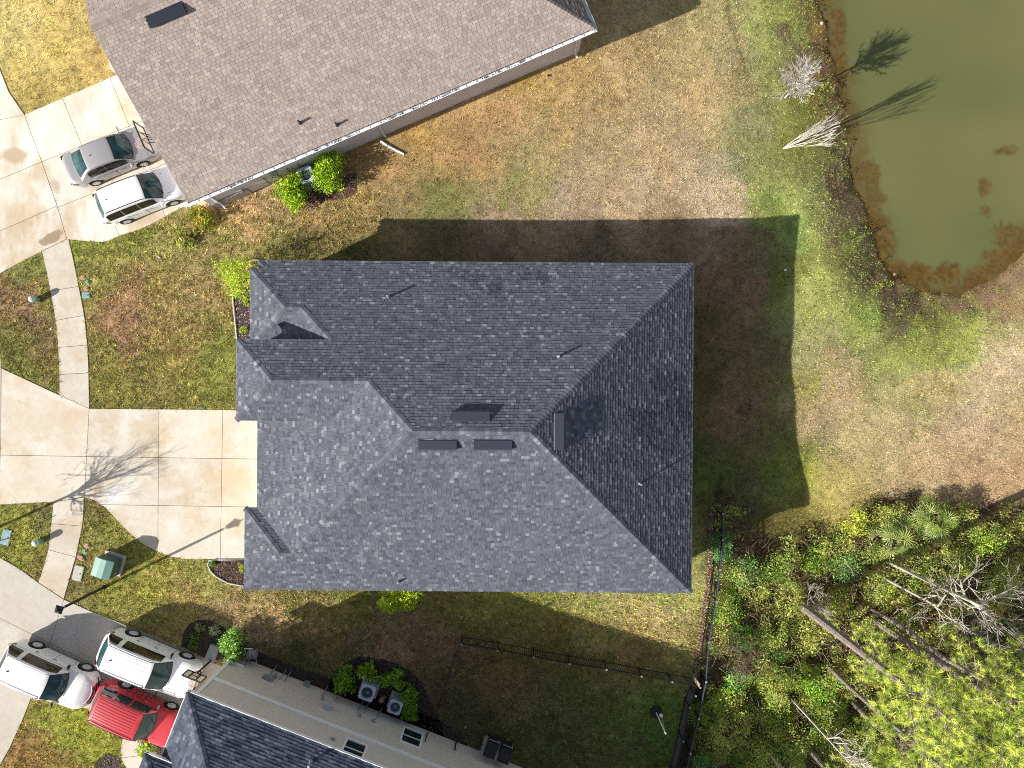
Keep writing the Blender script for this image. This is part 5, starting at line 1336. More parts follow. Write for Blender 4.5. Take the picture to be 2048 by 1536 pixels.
def ac_unit(px, py, size, hh, rz, label, m='ac_metal', ztop=None):
    p = at(px, py, hh); o = empty('air_conditioner', (p.x, p.y, 0), rz); tag(o, label, 'air conditioner', 'air conditioners beside the houses')
    s = size
    MB().box((0, 0, .05), (s + .2, s + .2, .1)).build('pad', M['padconc'], o)
    MB().box((0, 0, .1 + (hh - .18) / 2), (s - .04, s - .04, hh - .18)).build('casing', M['ac_dark'], o)
    slat = MB(); z = .16
    while z < hh - .1: slat.box((0, 0, z), (s - .01, s - .01, .015)); z += .06
    slat.build('louvre_band', M['ac_metal'], o)
    t = MB(); n = 28; q = []
    for k in range(n):
        a = 2 * math.pi * k / n; c, s_ = math.cos(a), math.sin(a)
        m_ = max(abs(c), abs(s_)); rr = min(s / 2 / m_, s / 2 * 1.30); q.append((Vector((c * rr, s_ * rr, hh)), Vector((c * s * .37, s_ * s * .37, hh)), Vector((c * s * .35, s_ * s * .35, hh - .1)), Vector((c * rr, s_ * rr, hh - .09))))
    for k in range(n):
        a, b = q[k], q[(k + 1) % n]
        t.add([a[0], b[0], b[1], a[1]], [(0, 1, 2, 3)]); t.add([a[1], b[1], b[2], a[2]], [(0, 1, 2, 3)]); t.add([a[3], b[3], b[0], a[0]], [(0, 1, 2, 3)])
    t.build('top_cover', M[m], o)
    fn = MB()
    for k in range(3):
        a = k * 2.094 + .4; c0 = Vector((math.cos(a), math.sin(a), 0)); c1 = Vector((math.cos(a + .8), math.sin(a + .8), 0))
        fn.add([c0 * .06 + Vector((0, 0, hh - .12)), c0 * s * .33 + Vector((0, 0, hh - .14)), c1 * s * .33 + Vector((0, 0, hh - .09)), c1 * .06 + Vector((0, 0, hh - .10))], [(0, 1, 2, 3)])
    fn.lathe((0, 0, hh - .12), [(.09, 0), (.09, .05), (.001, .07)], 12); fn.build('fan', M['ac_blade'], o)
    gd_ = MB()
    for rr in (.1, .17, .24, .31): gd_.tube([Vector((math.cos(k * math.pi / 10) * rr * s / .8, math.sin(k * math.pi / 10) * rr * s / .8, hh + .012)) for k in range(21)], .004, 4, False)
    for k in range(6):
        a = k * math.pi / 6; gd_.bar((math.cos(a) * s * .37, math.sin(a) * s * .37, hh + .012), (-math.cos(a) * s * .37, -math.sin(a) * s * .37, hh + .012), .007)
    gd_.build('fan_guard', M['ac_dark'], o)
ac_unit(734, 1386, .80, .85, R(-20), 'larger grey air conditioner inside the shrub ring, nearer the left')
ac_unit(790, 1415, .70, .80, R(-20), 'smaller grey air conditioner inside the shrub ring, nearer the lower window')
ac_unit(611, 349, .80, .85, R(22), 'air conditioner between two bright shrubs at the mauve grey wall')
ac_unit(800, 1174, .80, .85, R(0), 'air conditioner half hidden under the south eave of the main roof')

def bin_(px, py, label):
    p = at(px, py, 1.0); o = empty('wheelie_bin', (p.x, p.y, 0.03), -A3); tag(o, label, 'bin', 'black wheelie bins by the taupe wall')
    b = MB(); 
    vs = [Vector((a * w, c * d, z)) for w, d, z in ((.22, .25, .05), (.30, .36, 1.0)) for a, c in ((-1, -1), (1, -1), (1, 1), (-1, 1))]
    b.add(vs, [(0, 3, 2, 1), (4, 5, 6, 7), (0, 1, 5, 4), (1, 2, 6, 5), (2, 3, 7, 6), (3, 0, 4, 7)]); b.build('bin_body', M['bin'], o)
    l = MB(); l.box((0, -.02, 1.03), (.64, .78, .05)); l.box((0, -.05, 1.07), (.5, .55, .03)); l.build('lid', M['bin'], o)
    h = MB().tube([(-.26, .42, .95), (-.26, .48, .98), (.26, .48, .98), (.26, .42, .95)], .018, 6); h.build('handle', M['lead'], o)
    for s in (-1, 1): MB().lathe((s * .27, .33, .13), [(.001, -.03), (.13, -.03), (.13, .03), (.001, .03)], 14, Matrix.Rotation(R(90), 4, 'Y')).build('wheel', M['rubber'], o)
bin_(982, 1499, 'left black wheelie bin on the concrete pad against the taupe wall')
bin_(1010, 1510, 'right black wheelie bin on the concrete pad against the taupe wall')
pdp = [(970, 1470), (1026, 1488), (1018, 1530), (958, 1508)]
o = MB().prism([(at(x, y).x, at(x, y).y) for x, y in pdp], -.05, .03).build('bin_pad', M['padconc']); tag(o, kind='structure'); GRASS_HOLES.append(pdp)
# tether pole
o = empty('tether_pole', at(1313, 1426.5)); tag(o, 'white pole in a round black base with a ball, on the shaded lawn', 'pole')
o.location.z = gz(1313, 1426)
MB().lathe((0, 0, 0), [(.32, 0), (.33, .1), (.26, .2), (.1, .2), (.09, .12)], 22).build('base', M['rubber'], o)
MB().tube([(0, 0, .1), (.01, 0, 2.45)], .035, 8).build('pole_shaft', M['white'], o)
MB().lathe((.17, .06, .62), [(.001, -.11), (.08, -.08), (.11, 0), (.08, .08), (.001, .11)], 12).build('ball', M['white'], o, True)
MB().bar((0.01, 0, 2.4), (.17, .06, .72), .008).build('cord', M['white'], o)
# hose cart behind the corner of the taupe house
p = at(500, 1312, .8)
o = empty('hose_cart', (p.x, p.y, 0), -A3 + R(20)); tag(o, 'hose reel cart with a pale tube frame beside the round green shrub', 'hose cart')
fr_ = MB(); fr_.tube([(-.22, -.5, .35), (-.22, .35, .95), (-.22, .45, 1.0), (.22, .45, 1.0), (.22, .35, .95), (.22, -.5, .35)], .025, 6); fr_.bar((-.22, -.5, .35), (.22, -.5, .35), .05); fr_.build('cart_frame', M['chrome'], o)
MB().lathe((0, -.05, .42), [(.001, -.2), (.27, -.2), (.27, -.17), (.2, -.16), (.2, .16), (.27, .17), (.27, .2), (.001, .2)], 18, Matrix.Rotation(R(90), 4, 'Y')).build('hose_reel', M['greyplastic'], o)
MB().tube([(.1 * math.cos(k * .7) + .02 * k / 9, -.05 + .23 * math.sin(k * .7), .45 + .23 * abs(math.cos(k * .7))) for k in range(18)], .018, 6).build('hose', M['lead'], o)
o = MB().tube([at(762, 282, .06), at(775, 291, .07), at(790, 299, .05), at(808, 308, .05)], .07, 4).build('loose_downspout', M['pipe_white']); tag(o, 'loose white downspout piece lying bent on the dry lawn', 'downspout')
def small(name, px, py, r, m, label, cat, squash=.6):
    p = ground(px, py); o = MB().lathe((0, 0, 0), [(.001, 0), (r * .8, .01), (r, r * squash * .6), (r * .6, r * squash), (.001, r * squash * 1.15)], 10).build(name, M[m], None, True, (p.x, p.y, p.z + .03)); tag(o, label, cat)
small('litter', 1570, 540, .07, 'white', 'white piece of litter in the shaded grass east of the roof', 'litter')
small('litter', 319, 515, .05, 'white', 'white speck of litter on the front lawn below the tan house', 'litter')
small('litter', 103, 658, .06, 'white', 'white scrap of litter on the verge beside the upper sidewalk', 'litter')
small('litter', 741, 323, .04, 'white', 'white scrap in the shrub shade near the loose downspout', 'litter')
small('irrigation_cap', 1097, 152, .07, 'black', 'black irrigation cap in the upper lawn near the wall end', 'irrigation cap')
small('irrigation_cap', 931, 1454, .09, 'greyplastic', 'round irrigation cap in the dark shaded lawn by the taupe house', 'irrigation cap', .3)
small('stone', 1789, 549, .12, 'lid_tan', 'pale stone in the shallow weed at the pond end', 'stone')
small('stone', 1643, 47, .1, 'padconc', 'pale stone at the upper pond bank', 'stone')
p = at(764, 1398, .15)
o = MB().lathe((0, 0, 0), [(.001, 0), (.14, .02), (.12, .2), (.16, .32), (.001, .4)], 9).lathe((.12, .1, .05), [(.001, 0), (.1, .05), (.07, .2), (.001, .26)], 8).build('garden_ornament', M['pink'], None, True, (p.x, p.y, .02)); tag(o, 'faded pink garden ornament between the two lower air conditioners', 'ornament')

# ------------------------------------------------------------------ fences
picket_me = None
def fence(pts, label, hgt=1.2, step=.115, rail=.03, postw=.06, capm='lead', m='blackmetal', topm=None):
    """pts: ground pixels of the post feet"""
    P = [ground(*p) for p in pts]
    o = empty('metal_fence', P[0]); tag(o, label, 'fence')
    inv = Matrix.Translation(-P[0])
    pk = MB().box((0, 0, (hgt - .1) / 2 + .05), (.02, .02, hgt - .1)); pme = py_mesh('picket', pk.v, pk.f); pme.materials.append(M[m])
    pp = MB().box((0, 0, hgt / 2), (postw, postw, hgt + .06)); ppm = py_mesh('post', pp.v, pp.f); ppm.materials.append(M[m])
    cp_ = MB().box((0, 0, 0), (postw + .02, postw + .02, .03)); cpm = py_mesh('post_cap', cp_.v, cp_.f); cpm.materials.append(M[capm])
    for i, p in enumerate(P):
        ang = math.atan2(P[min(i + 1, len(P) - 1)].y - P[max(i - 1, 0)].y, P[min(i + 1, len(P) - 1)].x - P[max(i - 1, 0)].x)
        a = link('post', ppm, None, o, p - P[0]); a.rotation_euler.z = ang
        link('post_cap', cpm, None, a, (0, 0, hgt + .045))
    for i in range(len(P) - 1):
        a, b = P[i], P[i + 1]; d = b - a; n = int(d.length / step)
        for zz in (.14, hgt - .16, hgt - .02): MB().bar(a - P[0] + Vector((0, 0, zz)), b - P[0] + Vector((0, 0, zz)), rail, rail).build('rail', M[topm] if topm and zz > hgt - .1 else M[m], o)
        for k in range(1, n):
            q = link('picket', pme, None, o, a - P[0] + d * k / n); q.rotation_euler.z = math.atan2(d.y, d.x)
    return o
fence([(926, 1272), (996, 1284), (1066, 1297), (1136, 1310), (1207, 1321), (1275, 1334), (1334.5, 1345), (1388.6, 1356)], 'black picket fence crossing the shaded back lawn towards the wood')
fence([(924, 1275), (910, 1310), (896, 1352), (882, 1394), (866, 1436), (856, 1460)], 'thin black fence in deep shade from the lawn to the taupe wall', capm='blackmetal', rail=.015, postw=.03, step=.4)
fence([(1433, 1020), (1432, 1070), (1427, 1128), (1420, 1190), (1406, 1268), (1400, 1345), (1386, 1416), (1369.7, 1483), (1356, 1550), (1342, 1620)], 'long black picket fence with pale caps along the edge of the wood', rail=.045, topm='ac_dark', postw=.075)
fence([(1380, 1372), (1368, 1394), (1356, 1460), (1340, 1530), (1325, 1600)], 'shorter black picket fence behind the grey border strip at the lower lawn')
sp_ = [(1378, 1374), (1390, 1374), (1370, 1450), (1350, 1536), (1335, 1600), (1320, 1600), (1338, 1536), (1360, 1446)]
b = MB(); 
for i in range(3):
    a0, a1 = [(1384, 1374), (1366, 1448), (1345, 1536)][i], [(1366, 1448), (1345, 1536), (1330, 1600)][i]
    A_, B_ = ground(*a0), ground(*a1); b.bar(A_ + Vector((0, 0, .06)), B_ + Vector((0, 0, .06)), .34, .1)
o = b.build('border_timber', M['strip']); tag(o, 'flat grey border strip along the lower lawn beside the fence', 'border')
GRASS_HOLES.append(sp_)
A_, B_ = at(1386, 1354, .1), at(1399.5, 1371.5, 1.15)
o = MB().bar(A_, B_, .24, .04).build('wooden_board', M['wood']); tag(o, 'brown wooden board leaning where the two picket fences meet', 'board')

# ------------------------------------------------------------------ lawn grass
NC = 200000; PER = 6; N = NC * PER
r = np.random.default_rng(77)
gxc = r.uniform(-120, 2168, NC); gyc = r.uniform(-110, 1646, NC); cf = np.exp(r.normal(0, .36, NC)); cf[r.random(NC) < .14] *= .42; cf = np.minimum(cf, 1.6)
gxp = np.repeat(gxc, PER) + r.normal(0, 1.4, N); gyp = np.repeat(gyc, PER) + r.normal(0, 1.4, N); cf = np.repeat(cf, PER); jx_ = np.repeat(r.normal(0, 19, NC), PER); jy_ = np.repeat(r.normal(0, 19, NC), PER)
ok = np.ones(N, bool)
ex_ = gxp + r.normal(0, 1.1, N) - .9 * np.sign(gxp - 1024) * 0; ey_ = gyp + r.normal(0, 1.1, N)
for poly in GRASS_HOLES: ok &= ~inside_np(ex_, ey_, poly)
def hull_px(pts): return [((p.x) * F / H + 1024, -(p.y) * F / H + 768) for p in pts]
ok &= ~inside_np(gxp, gyp, hull_px([hw(UW + .3, VN + .4, 0), hw(UE - .4, VN + .4, 0), hw(UE - .4, VS - .4, 0), hw(UW + .3, VS - .4, 0)]))
ok &= ~inside_np(gxp, gyp, hull_px([nw(WT0, WN2, 0), nw(WT1, WN2, 0), nw(WT1, WN2 - 14, 0), nw(WT0, WN2 - 14, 0)]))
ok &= ~inside_np(gxp, gyp, hull_px([bw(-8.4, WN3, 0), bw(16, WN3, 0), bw(16, WN3 + 11, 0), bw(-8.4, WN3 + 11, 0)]))
sdg = sample(sd, gxp, gyp); ok &= sdg > 2; ok &= ~((r.random(N) < .7) & (sample(edge, gxp, gyp) > .45))
inw = inside_np(gxp, gyp, WOOD); ok &= ~(inw & (r.random(N) < .75))
# thin, clumpy where the ground is bare
cn = sample(smooth_noise(GX.shape, 1.4, 91), gxp, gyp)
ok &= r.random(N) < (0.45 + 1.1 * cn)
gxp, gyp, cf, jx_, jy_ = gxp[ok], gyp[ok], cf[ok], jx_[ok], jy_[ok]; n = len(gxp)
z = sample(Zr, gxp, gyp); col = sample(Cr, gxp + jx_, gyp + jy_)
base = np.stack([(gxp - 1024) * H / F, -(gyp - 768) * H / F, z - .01], -1)
a = r.uniform(0, 2 * np.pi, n); ln_ = r.uniform(.06, .15, n); leanf = r.uniform(.35, 1.0, n)
tip = base + np.stack([np.cos(a) * ln_ * leanf, np.sin(a) * ln_ * leanf, ln_ * (1.05 - leanf * .75)], -1)
wv = np.stack([-np.sin(a), np.cos(a), np.zeros(n)], -1) * r.uniform(.008, .017, n)[:, None]
Vg = np.stack([base - wv, base + wv, tip], 1).reshape(-1, 3)
var = r.normal(0, 1, (n, 1))
sp = np.repeat(r.random(NC), PER)[ok][:, None]
tint = np.where(sp < .34, np.array([[1.18, 1.10, 1.04]]), np.where(sp < .68, np.array([[.84, 1.00, .66]]), np.array([[1.0, 1.0, .95]])))
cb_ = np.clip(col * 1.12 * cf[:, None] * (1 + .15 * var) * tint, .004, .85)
cg = np.repeat(cb_, 3, 0); cg[2::3] *= 1.12
go = link('grass', np_mesh('grass', Vg, np.arange(3 * n).reshape(-1, 3), cg), M['grassblade']); tag(go, kind='stuff')

# coarser St Augustine runners of the front lawns
r = np.random.default_rng(78)
NT = 26000; PT = 9; N = NT * PT
tx = np.concatenate([r.uniform(-60, 760, NT * 3 // 4), r.uniform(560, 1420, NT - NT * 3 // 4)]); ty = np.concatenate([r.uniform(380, 1600, NT * 3 // 4), r.uniform(1180, 1600, NT - NT * 3 // 4)])
tf = np.exp(r.normal(.05, .33, NT)); tsp = r.random(NT)
gxp = np.repeat(tx, PT) + r.normal(0, 1.6, N); gyp = np.repeat(ty, PT) + r.normal(0, 1.6, N)
ok = np.ones(N, bool)
for poly in GRASS_HOLES: ok &= ~inside_np(gxp, gyp, poly)
for hp in (hull_px([hw(UW + .3, VN + .4, 0), hw(UE - .4, VN + .4, 0), hw(UE - .4, VS - .4, 0), hw(UW + .3, VS - .4, 0)]), hull_px([nw(WT0, WN2, 0), nw(WT1, WN2, 0), nw(WT1, WN2 - 14, 0), nw(WT0, WN2 - 14, 0)]), hull_px([bw(-8.4, WN3, 0), bw(16, WN3, 0), bw(16, WN3 + 11, 0), bw(-8.4, WN3 + 11, 0)])):
    ok &= ~inside_np(gxp, gyp, hp)
gxp, gyp = gxp[ok], gyp[ok]; n = len(gxp); z = sample(Zr, gxp, gyp)
col = sample(Cr, gxp + np.repeat(r.normal(0, 12, NT), PT)[ok], gyp) * np.repeat(tf, PT)[ok][:, None]
sp = np.repeat(tsp, PT)[ok][:, None]; col = col * np.where(sp < .4, np.array([[1.25, 1.12, .95]]), np.array([[.95, 1.12, .68]]))
base = np.stack([(gxp - 1024) * H / F, -(gyp - 768) * H / F, z], -1)
a = r.uniform(0, 2 * np.pi, n); ln_ = r.uniform(.10, .20, n); lf_ = r.uniform(.5, 1.0, n)
tip = base + np.stack([np.cos(a) * ln_ * lf_, np.sin(a) * ln_ * lf_, ln_ * (1.1 - lf_ * .75)], -1)
wv = np.stack([-np.sin(a), np.cos(a), np.zeros(n)], -1) * r.uniform(.012, .022, n)[:, None]
Vg = np.stack([base - wv, base + wv, tip], 1).reshape(-1, 3)
go = link('coarse_grass', np_mesh('coarse_grass', Vg, np.arange(3 * n).reshape(-1, 3), np.repeat(np.clip(col * (1 + .15 * r.normal(0, 1, (n, 1))), .004, .85), 3, 0)), M['grassblade']); tag(go, kind='stuff')

# ------------------------------------------------------------------ plants
def leaf_quads(c, size, cols, seed, droop=.3, aspect=.5, up=.5, outward=None):
    r = np.random.default_rng(seed); n = len(c)
    d = r.normal(0, 1, (n, 3)); d[:, 2] = d[:, 2] * .5 + up * 0
    if outward is not None: d = d + outward * .35
    d /= np.linalg.norm(d, axis=1)[:, None] + 1e-6
    nn_ = r.normal(0, .55, (n, 3)); nn_[:, 2] += up + .4; w = np.cross(nn_, d); w /= np.linalg.norm(w, axis=1)[:, None] + 1e-6
    s = size * np.exp(r.normal(-.15, .38, n))[:, None]
    FB = 1.7
    q = np.stack([c - d * s * .5, c + w * s * aspect * .5, c + d * s * .5, c - w * s * aspect * .5], 1).reshape(-1, 3)
    cl = FB * np.array([lin(k) for k in cols])[r.integers(0, len(cols), n)] * r.uniform(.75, 1.25, (n, 1))
    return q, np.arange(4 * n).reshape(-1, 4), np.repeat(np.clip(cl, 0, .9), 4, 0)

def clump_points(rx, ry, rz, nclump, per, cr, seed, hollow=.55):
    """leaf clumps spread through a crown with gaps between them"""
    r = np.random.default_rng(seed)
    d = r.normal(0, 1, (nclump, 3)); d /= np.linalg.norm(d, axis=1)[:, None]
    rad = r.uniform(hollow, 1.0, nclump)[:, None]
    cc = d * rad * np.array([rx, ry, rz]); cc *= r.uniform(.8, 1.12, (nclump, 1))
    cc[:, 2] = cc[:, 2] + rz * 1.05; cc[:, 2] = np.maximum(cc[:, 2], .08)
    p = np.repeat(cc, per, 0) + r.normal(0, cr, (nclump * per, 3)); o = np.repeat(d, per, 0)
    tone = np.repeat(r.uniform(.6, 1.3, (nclump, 1)), per, 0)
    return p, o, tone, cc

def shrub(px, py, rx, ry, hh, cols, label, cat='shrub', name='shrub', leaf=.115, nclump=96, per=22, seed=1, cr=None, group=None, zc=None, stem='bark_brown'):
    """px, py: centre of the crown as seen"""
    p = at(px, py, hh * .6); base = Vector((p.x, p.y, 0)); base.z = gz(p.x * F / H + 1024, -p.y * F / H + 768)
    root = empty(name, base); tag(root, label, cat, group)
    cr = cr or min(rx, ry) * .12
    rl = random.Random(seed * 3 + 1); PP = []
    nl = 6
    for k in range(nl):
        a = k * 6.283 / nl + rl.uniform(-.5, .5); q = rl.uniform(.35, .62) if k else 0.0; f = rl.uniform(.36, .58) if k else .62
        P, o, tone, cc = clump_points(rx * f, ry * f, hh / 2.1 * rl.uniform(.55, .95), max(6, int(nclump / nl)), per, cr, seed * 10 + k, .5)
        sh_ = np.array([math.cos(a) * q * rx, math.sin(a) * q * ry, rl.uniform(0, .12) * hh]); PP.append((P + sh_, o, tone, cc + sh_))
    P, o, tone, cc = [np.concatenate([x[i] for x in PP]) for i in range(4)]
    P[:, 2] = np.maximum(P[:, 2], .04)
    q, f, c = leaf_quads(P, leaf, cols, seed + 5, outward=o)
    c = np.clip(c * np.repeat(tone, 4, 0), 0, .9)
    link('foliage', np_mesh('foliage', q, f, c), M['foliage'], root)
    mb = MB()
    rr = random.Random(seed)
    for k in range(0, len(cc), max(1, len(cc) // 14)):
        t = Vector(cc[k]); mb.tube([(rr.uniform(-.06, .06), rr.uniform(-.06, .06), 0), (t.x * .4, t.y * .4, t.z * .5), t], [.025, .018, .006], 5)
    mb.build('stem', M[stem], root)
    return root
LIME = [(120, 150, 22), (140, 165, 28), (100, 135, 20), (160, 170, 40), (85, 120, 20)]
LIME2 = [(150, 165, 30), (125, 150, 30), (170, 175, 60), (110, 140, 30)]
GREEN = [(90, 125, 40), (110, 145, 55), (70, 105, 30), (140, 165, 80), (60, 90, 28)]
DEEP = [(80, 120, 28), (100, 140, 30), (62, 100, 24), (120, 150, 36)]
shrub(466, 552, 1.15, 1.25, 2.6, [(150, 170, 35), (130, 155, 30), (170, 178, 60), (115, 140, 35)], 'airy lime green young tree at the north west corner of the main roof', 'tree', 'small_tree', .085, 150, 22, 3)
shrub(586, 378, 1.05, 1.12, 1.6, LIME, 'lower left lime shrub at the mauve grey wall, left of the air conditioner', seed=5, nclump=190)
shrub(655, 341, 1.05, 1.40, 1.8, LIME, 'tall lime shrub right of the air conditioner at the mauve grey wall', seed=6, nclump=240)
shrub(402, 432, .8, .75, .9, [(110, 130, 30), (160, 140, 30), (90, 115, 30), (130, 100, 50)], 'mottled yellow green bush below the end of the white gutter', seed=7, nclump=70)
shrub(372, 478, .75, .7, .4, [(140, 140, 70), (110, 130, 50), (150, 130, 80)], 'low straggly grassy bush between the front lawn and the driveway', seed=8, nclump=40, per=20, leaf=.14)
shrub(802, 1200, 1.45, .8, 2.1, [(150, 165, 20), (125, 150, 22), (170, 175, 50), (100, 130, 22)], 'yellow lime hedge shrub sticking out from the south eave', seed=9, nclump=190)
shrub(461, 1301, .85, .98, 1.5, [(110, 145, 55), (130, 165, 75), (85, 125, 40), (60, 95, 30), (150, 180, 95)], 'round glossy green shrub at the corner of the taupe house', seed=10, nclump=140, per=30)
shrub(690, 1364, .72, .85, 1.1, DEEP, 'leftmost shrub of the ring round the lower air conditioners', seed=11, nclump=90)
shrub(738, 1345, .72, .50, 1.0, DEEP + [(150, 150, 40)], 'second shrub of the ring, above the larger air conditioner', seed=12, nclump=80)
shrub(785, 1362, .72, .55, 1.0, DEEP + [(130, 140, 40)], 'third shrub of the ring, above and between the two air conditioners', seed=13, nclump=80)
shrub(818, 1398, .62, .72, 1.0, DEEP, 'fourth shrub of the ring, right of the smaller air conditioner', seed=14, nclump=80)
shrub(822, 1425, .62, .60, .9, DEEP, 'last shrub of the ring, beside the lower window', seed=15, nclump=70)
shrub(289, 1497, .6, .75, .9, [(120, 145, 40), (100, 130, 40), (150, 160, 60)], 'leafy bush by the curved path beside the red SUV', seed=16, nclump=60)
shrub(486, 660, .25, .25, .35, LIME2, 'small yellow green plant in the pebble bed nearest the raised bay', 'plant', 'bed_plant', .06, 18, 14, 17)
shrub(492, 605, .25, .3, .35, LIME2, 'small lime plant in the pebble bed under the front tree', 'plant', 'bed_plant', .06, 16, 14, 18)
shrub(484, 1137, .2, .3, .35, LIME2, 'small yellow plant in the mulch bed against the garage side eave', 'plant', 'bed_plant', .06, 16, 12, 19)
shrub(424, 1128, .2, .25, .25, GREEN, 'small green weed at the rounded end of the mulch bed', 'plant', 'bed_plant', .06, 12, 12, 20)

def blades(root, pts, length, width, nper, cols, seed, tilt=(.3, 1.1), fold=False):
    r = random.Random(seed); V = []; Fc = []; C = []
    for p in pts:
        for k in range(nper):
            a = r.uniform(0, 6.283); e = r.uniform(*tilt); l = length * r.uniform(.65, 1.1)
            d = Vector((math.cos(a) * math.cos(e), math.sin(a) * math.cos(e), math.sin(e)))
            s = Vector((-math.sin(a), math.cos(a), 0)) * width
            b = len(V); m_ = p + d * l * .55; t_ = p + d * l - Vector((0, 0, l * .12))
            V += [p - s * .6, p + s * .6, m_ + s, m_ - s, t_]
            Fc += [(b, b + 1, b + 2, b + 3), (b + 3, b + 2, b + 4)]
            c = lin(r.choice(cols)) * r.uniform(.75, 1.25); C += [c] * 5
    return py_mesh('blades', V, Fc, cols=np.clip(np.array(C), 0, .9))
def spiky(px, py, rad, cols, label, seed, n=60):
    p = at(px, py, .25); root = empty('spiky_plant', (p.x, p.y, 0.02)); tag(root, label, 'plant')
    link('leaf_rosette', blades(root, [Vector((0, 0, .05))], rad, .022, n, cols, seed, (.1, 1.35)), M['foliage'], root)
spiky(398, 1255, .42, [(150, 165, 90), (120, 145, 60), (180, 185, 130)], 'pale green spiky plant uppermost in the bed beside the white SUV', 1)
spiky(389, 1272, .42, [(80, 130, 50), (60, 105, 40), (105, 150, 60)], 'deep green spiky plant in the middle of the bed row', 2)
spiky(386, 1289, .45, [(90, 140, 45), (70, 115, 40), (130, 160, 70)], 'green spiky plant lowest in the bed, next to the driveway edge', 3)
spiky(428, 1262, .46, [(190, 200, 150), (150, 170, 110), (210, 215, 180)], 'whitish green spiky plant standing alone in the dark bed', 4, 80)

# ---- trees
def branch_mesh(start, d0, length, rad, depth, rnd, spread=.6, kids=(3, 4), shrink=.68, segs=3, up=.12, wob=.10, sides=5, minr=.004, tips=None):
    mb = MB()
    def go(p, d, l, r0, dep):
        pts = [p]; rr = [r0]; q = p.copy(); dd = d.copy()
        for i in range(segs):
            dd = (dd + Vector((rnd.uniform(-wob, wob), rnd.uniform(-wob, wob), rnd.uniform(-wob, wob) + up * .3))).normalized()
            q = q + dd * l / segs; pts.append(q.copy()); rr.append(max(minr, r0 * (1 - .5 * (i + 1) / segs)))
        mb.tube(pts, rr, sides if dep > 1 else 3, False)
        if dep <= 0:
            if tips is not None: tips.append((q.copy(), dd.copy()))
            return
        for k in range(rnd.randint(*kids)):
            f = rnd.uniform(.35, 1.0); i = min(segs - 1, int(f * segs)); b = pts[i].lerp(pts[i + 1], f * segs - i)
            ax = Vector((rnd.uniform(-1, 1), rnd.uniform(-1, 1), rnd.uniform(-.6, .9))).normalized()
            nd = (dd + ax * spread * rnd.uniform(.6, 1.4)).normalized()
            go(b, nd, l * shrink * rnd.uniform(.8, 1.15), max(minr, rr[i] * .62), dep - 1)
    go(Vector(start), Vector(d0).normalized(), length, rad, depth)
    return mb

def bare_tree(px, py, label, m, stems, depth=4, seed=1, name='bare_tree', shift=(0, 0), **kw):
    base = ground(px, py); root = empty(name, base); tag(root, label, 'tree')
    rnd = random.Random(seed)
    tr = MB(); cr_ = MB()
    for (d, l, r0) in stems:
        d = Vector(d).normalized(); top = d * l
        tr.tube([(0, 0, -.1), d * l * .5, top], [r0 * 1.15, r0, r0 * .75], 7)
        for k in range(kw.get('forks', 3)):
            f = rnd.uniform(kw.get('f0', .55), 1.0) if k else 1.0
            a = rnd.uniform(0, 6.28); op = kw.get('open', .5); op = rnd.uniform(*op) if isinstance(op, tuple) else op; nd = (d + Vector((math.cos(a), math.sin(a), rnd.uniform(-.25, .2))) * op).normalized()
            s = branch_mesh(top * f, nd, kw.get('bl', 1.0), r0 * .62, depth, rnd, kw.get('spread', .55), kw.get('kids', (3, 4)), kw.get('shrink', .66), up=kw.get('up', .15), wob=kw.get('wob', .12), minr=kw.get('minr', .005))
            b = len(cr_.v); cr_.v += s.v; cr_.f += [tuple(b + i for i in f_) for f_ in s.f]
    tr.build('trunk', m, root); cr_.build('branches', m, root)
    return root
# the two whitish bare trees by the pond
bare_tree(1570, 196, 'round whitish bare tree by the pond, upper of the two', M['bark_white'], [((.02, .05, 1), 1.75, .04)], 3, 3, forks=34, open=(.15, 2.8), bl=.72, spread=.5, kids=(3, 4), shrink=.62, up=.0, wob=.12, minr=.0055, f0=.72)
bare_tree(1566, 297, 'vase shaped whitish bare tree leaning towards the pond, lower of the two', M['bark_white'], [((.62, .10, 1), 1.3, .022), ((.42, .28, 1), 1.3, .022), ((.75, -.14, 1), 1.2, .02), ((.9, .05, .9), 1.2, .02), ((.35, .05, 1), 1.2, .02), ((.8, .3, 1), 1.2, .018)], 3, 5, forks=3, open=.18, bl=.98, spread=.26, kids=(2, 2), shrink=.78, up=.2, wob=.05, minr=.006)
# the street tree standing just left of the picture; its shadow falls on the driveway
bare_tree(-14, 1059, 'bare street tree left of the driveway, seen by its branching shadow', M['bark_brown'], [((.05, -.06, 1), 3.2, .07)], 4, 8, forks=16, open=(.15, 2.0), bl=1.0, spread=.65, kids=(2, 3), shrink=.68, up=.0, wob=.2, minr=.0045, f0=.6)

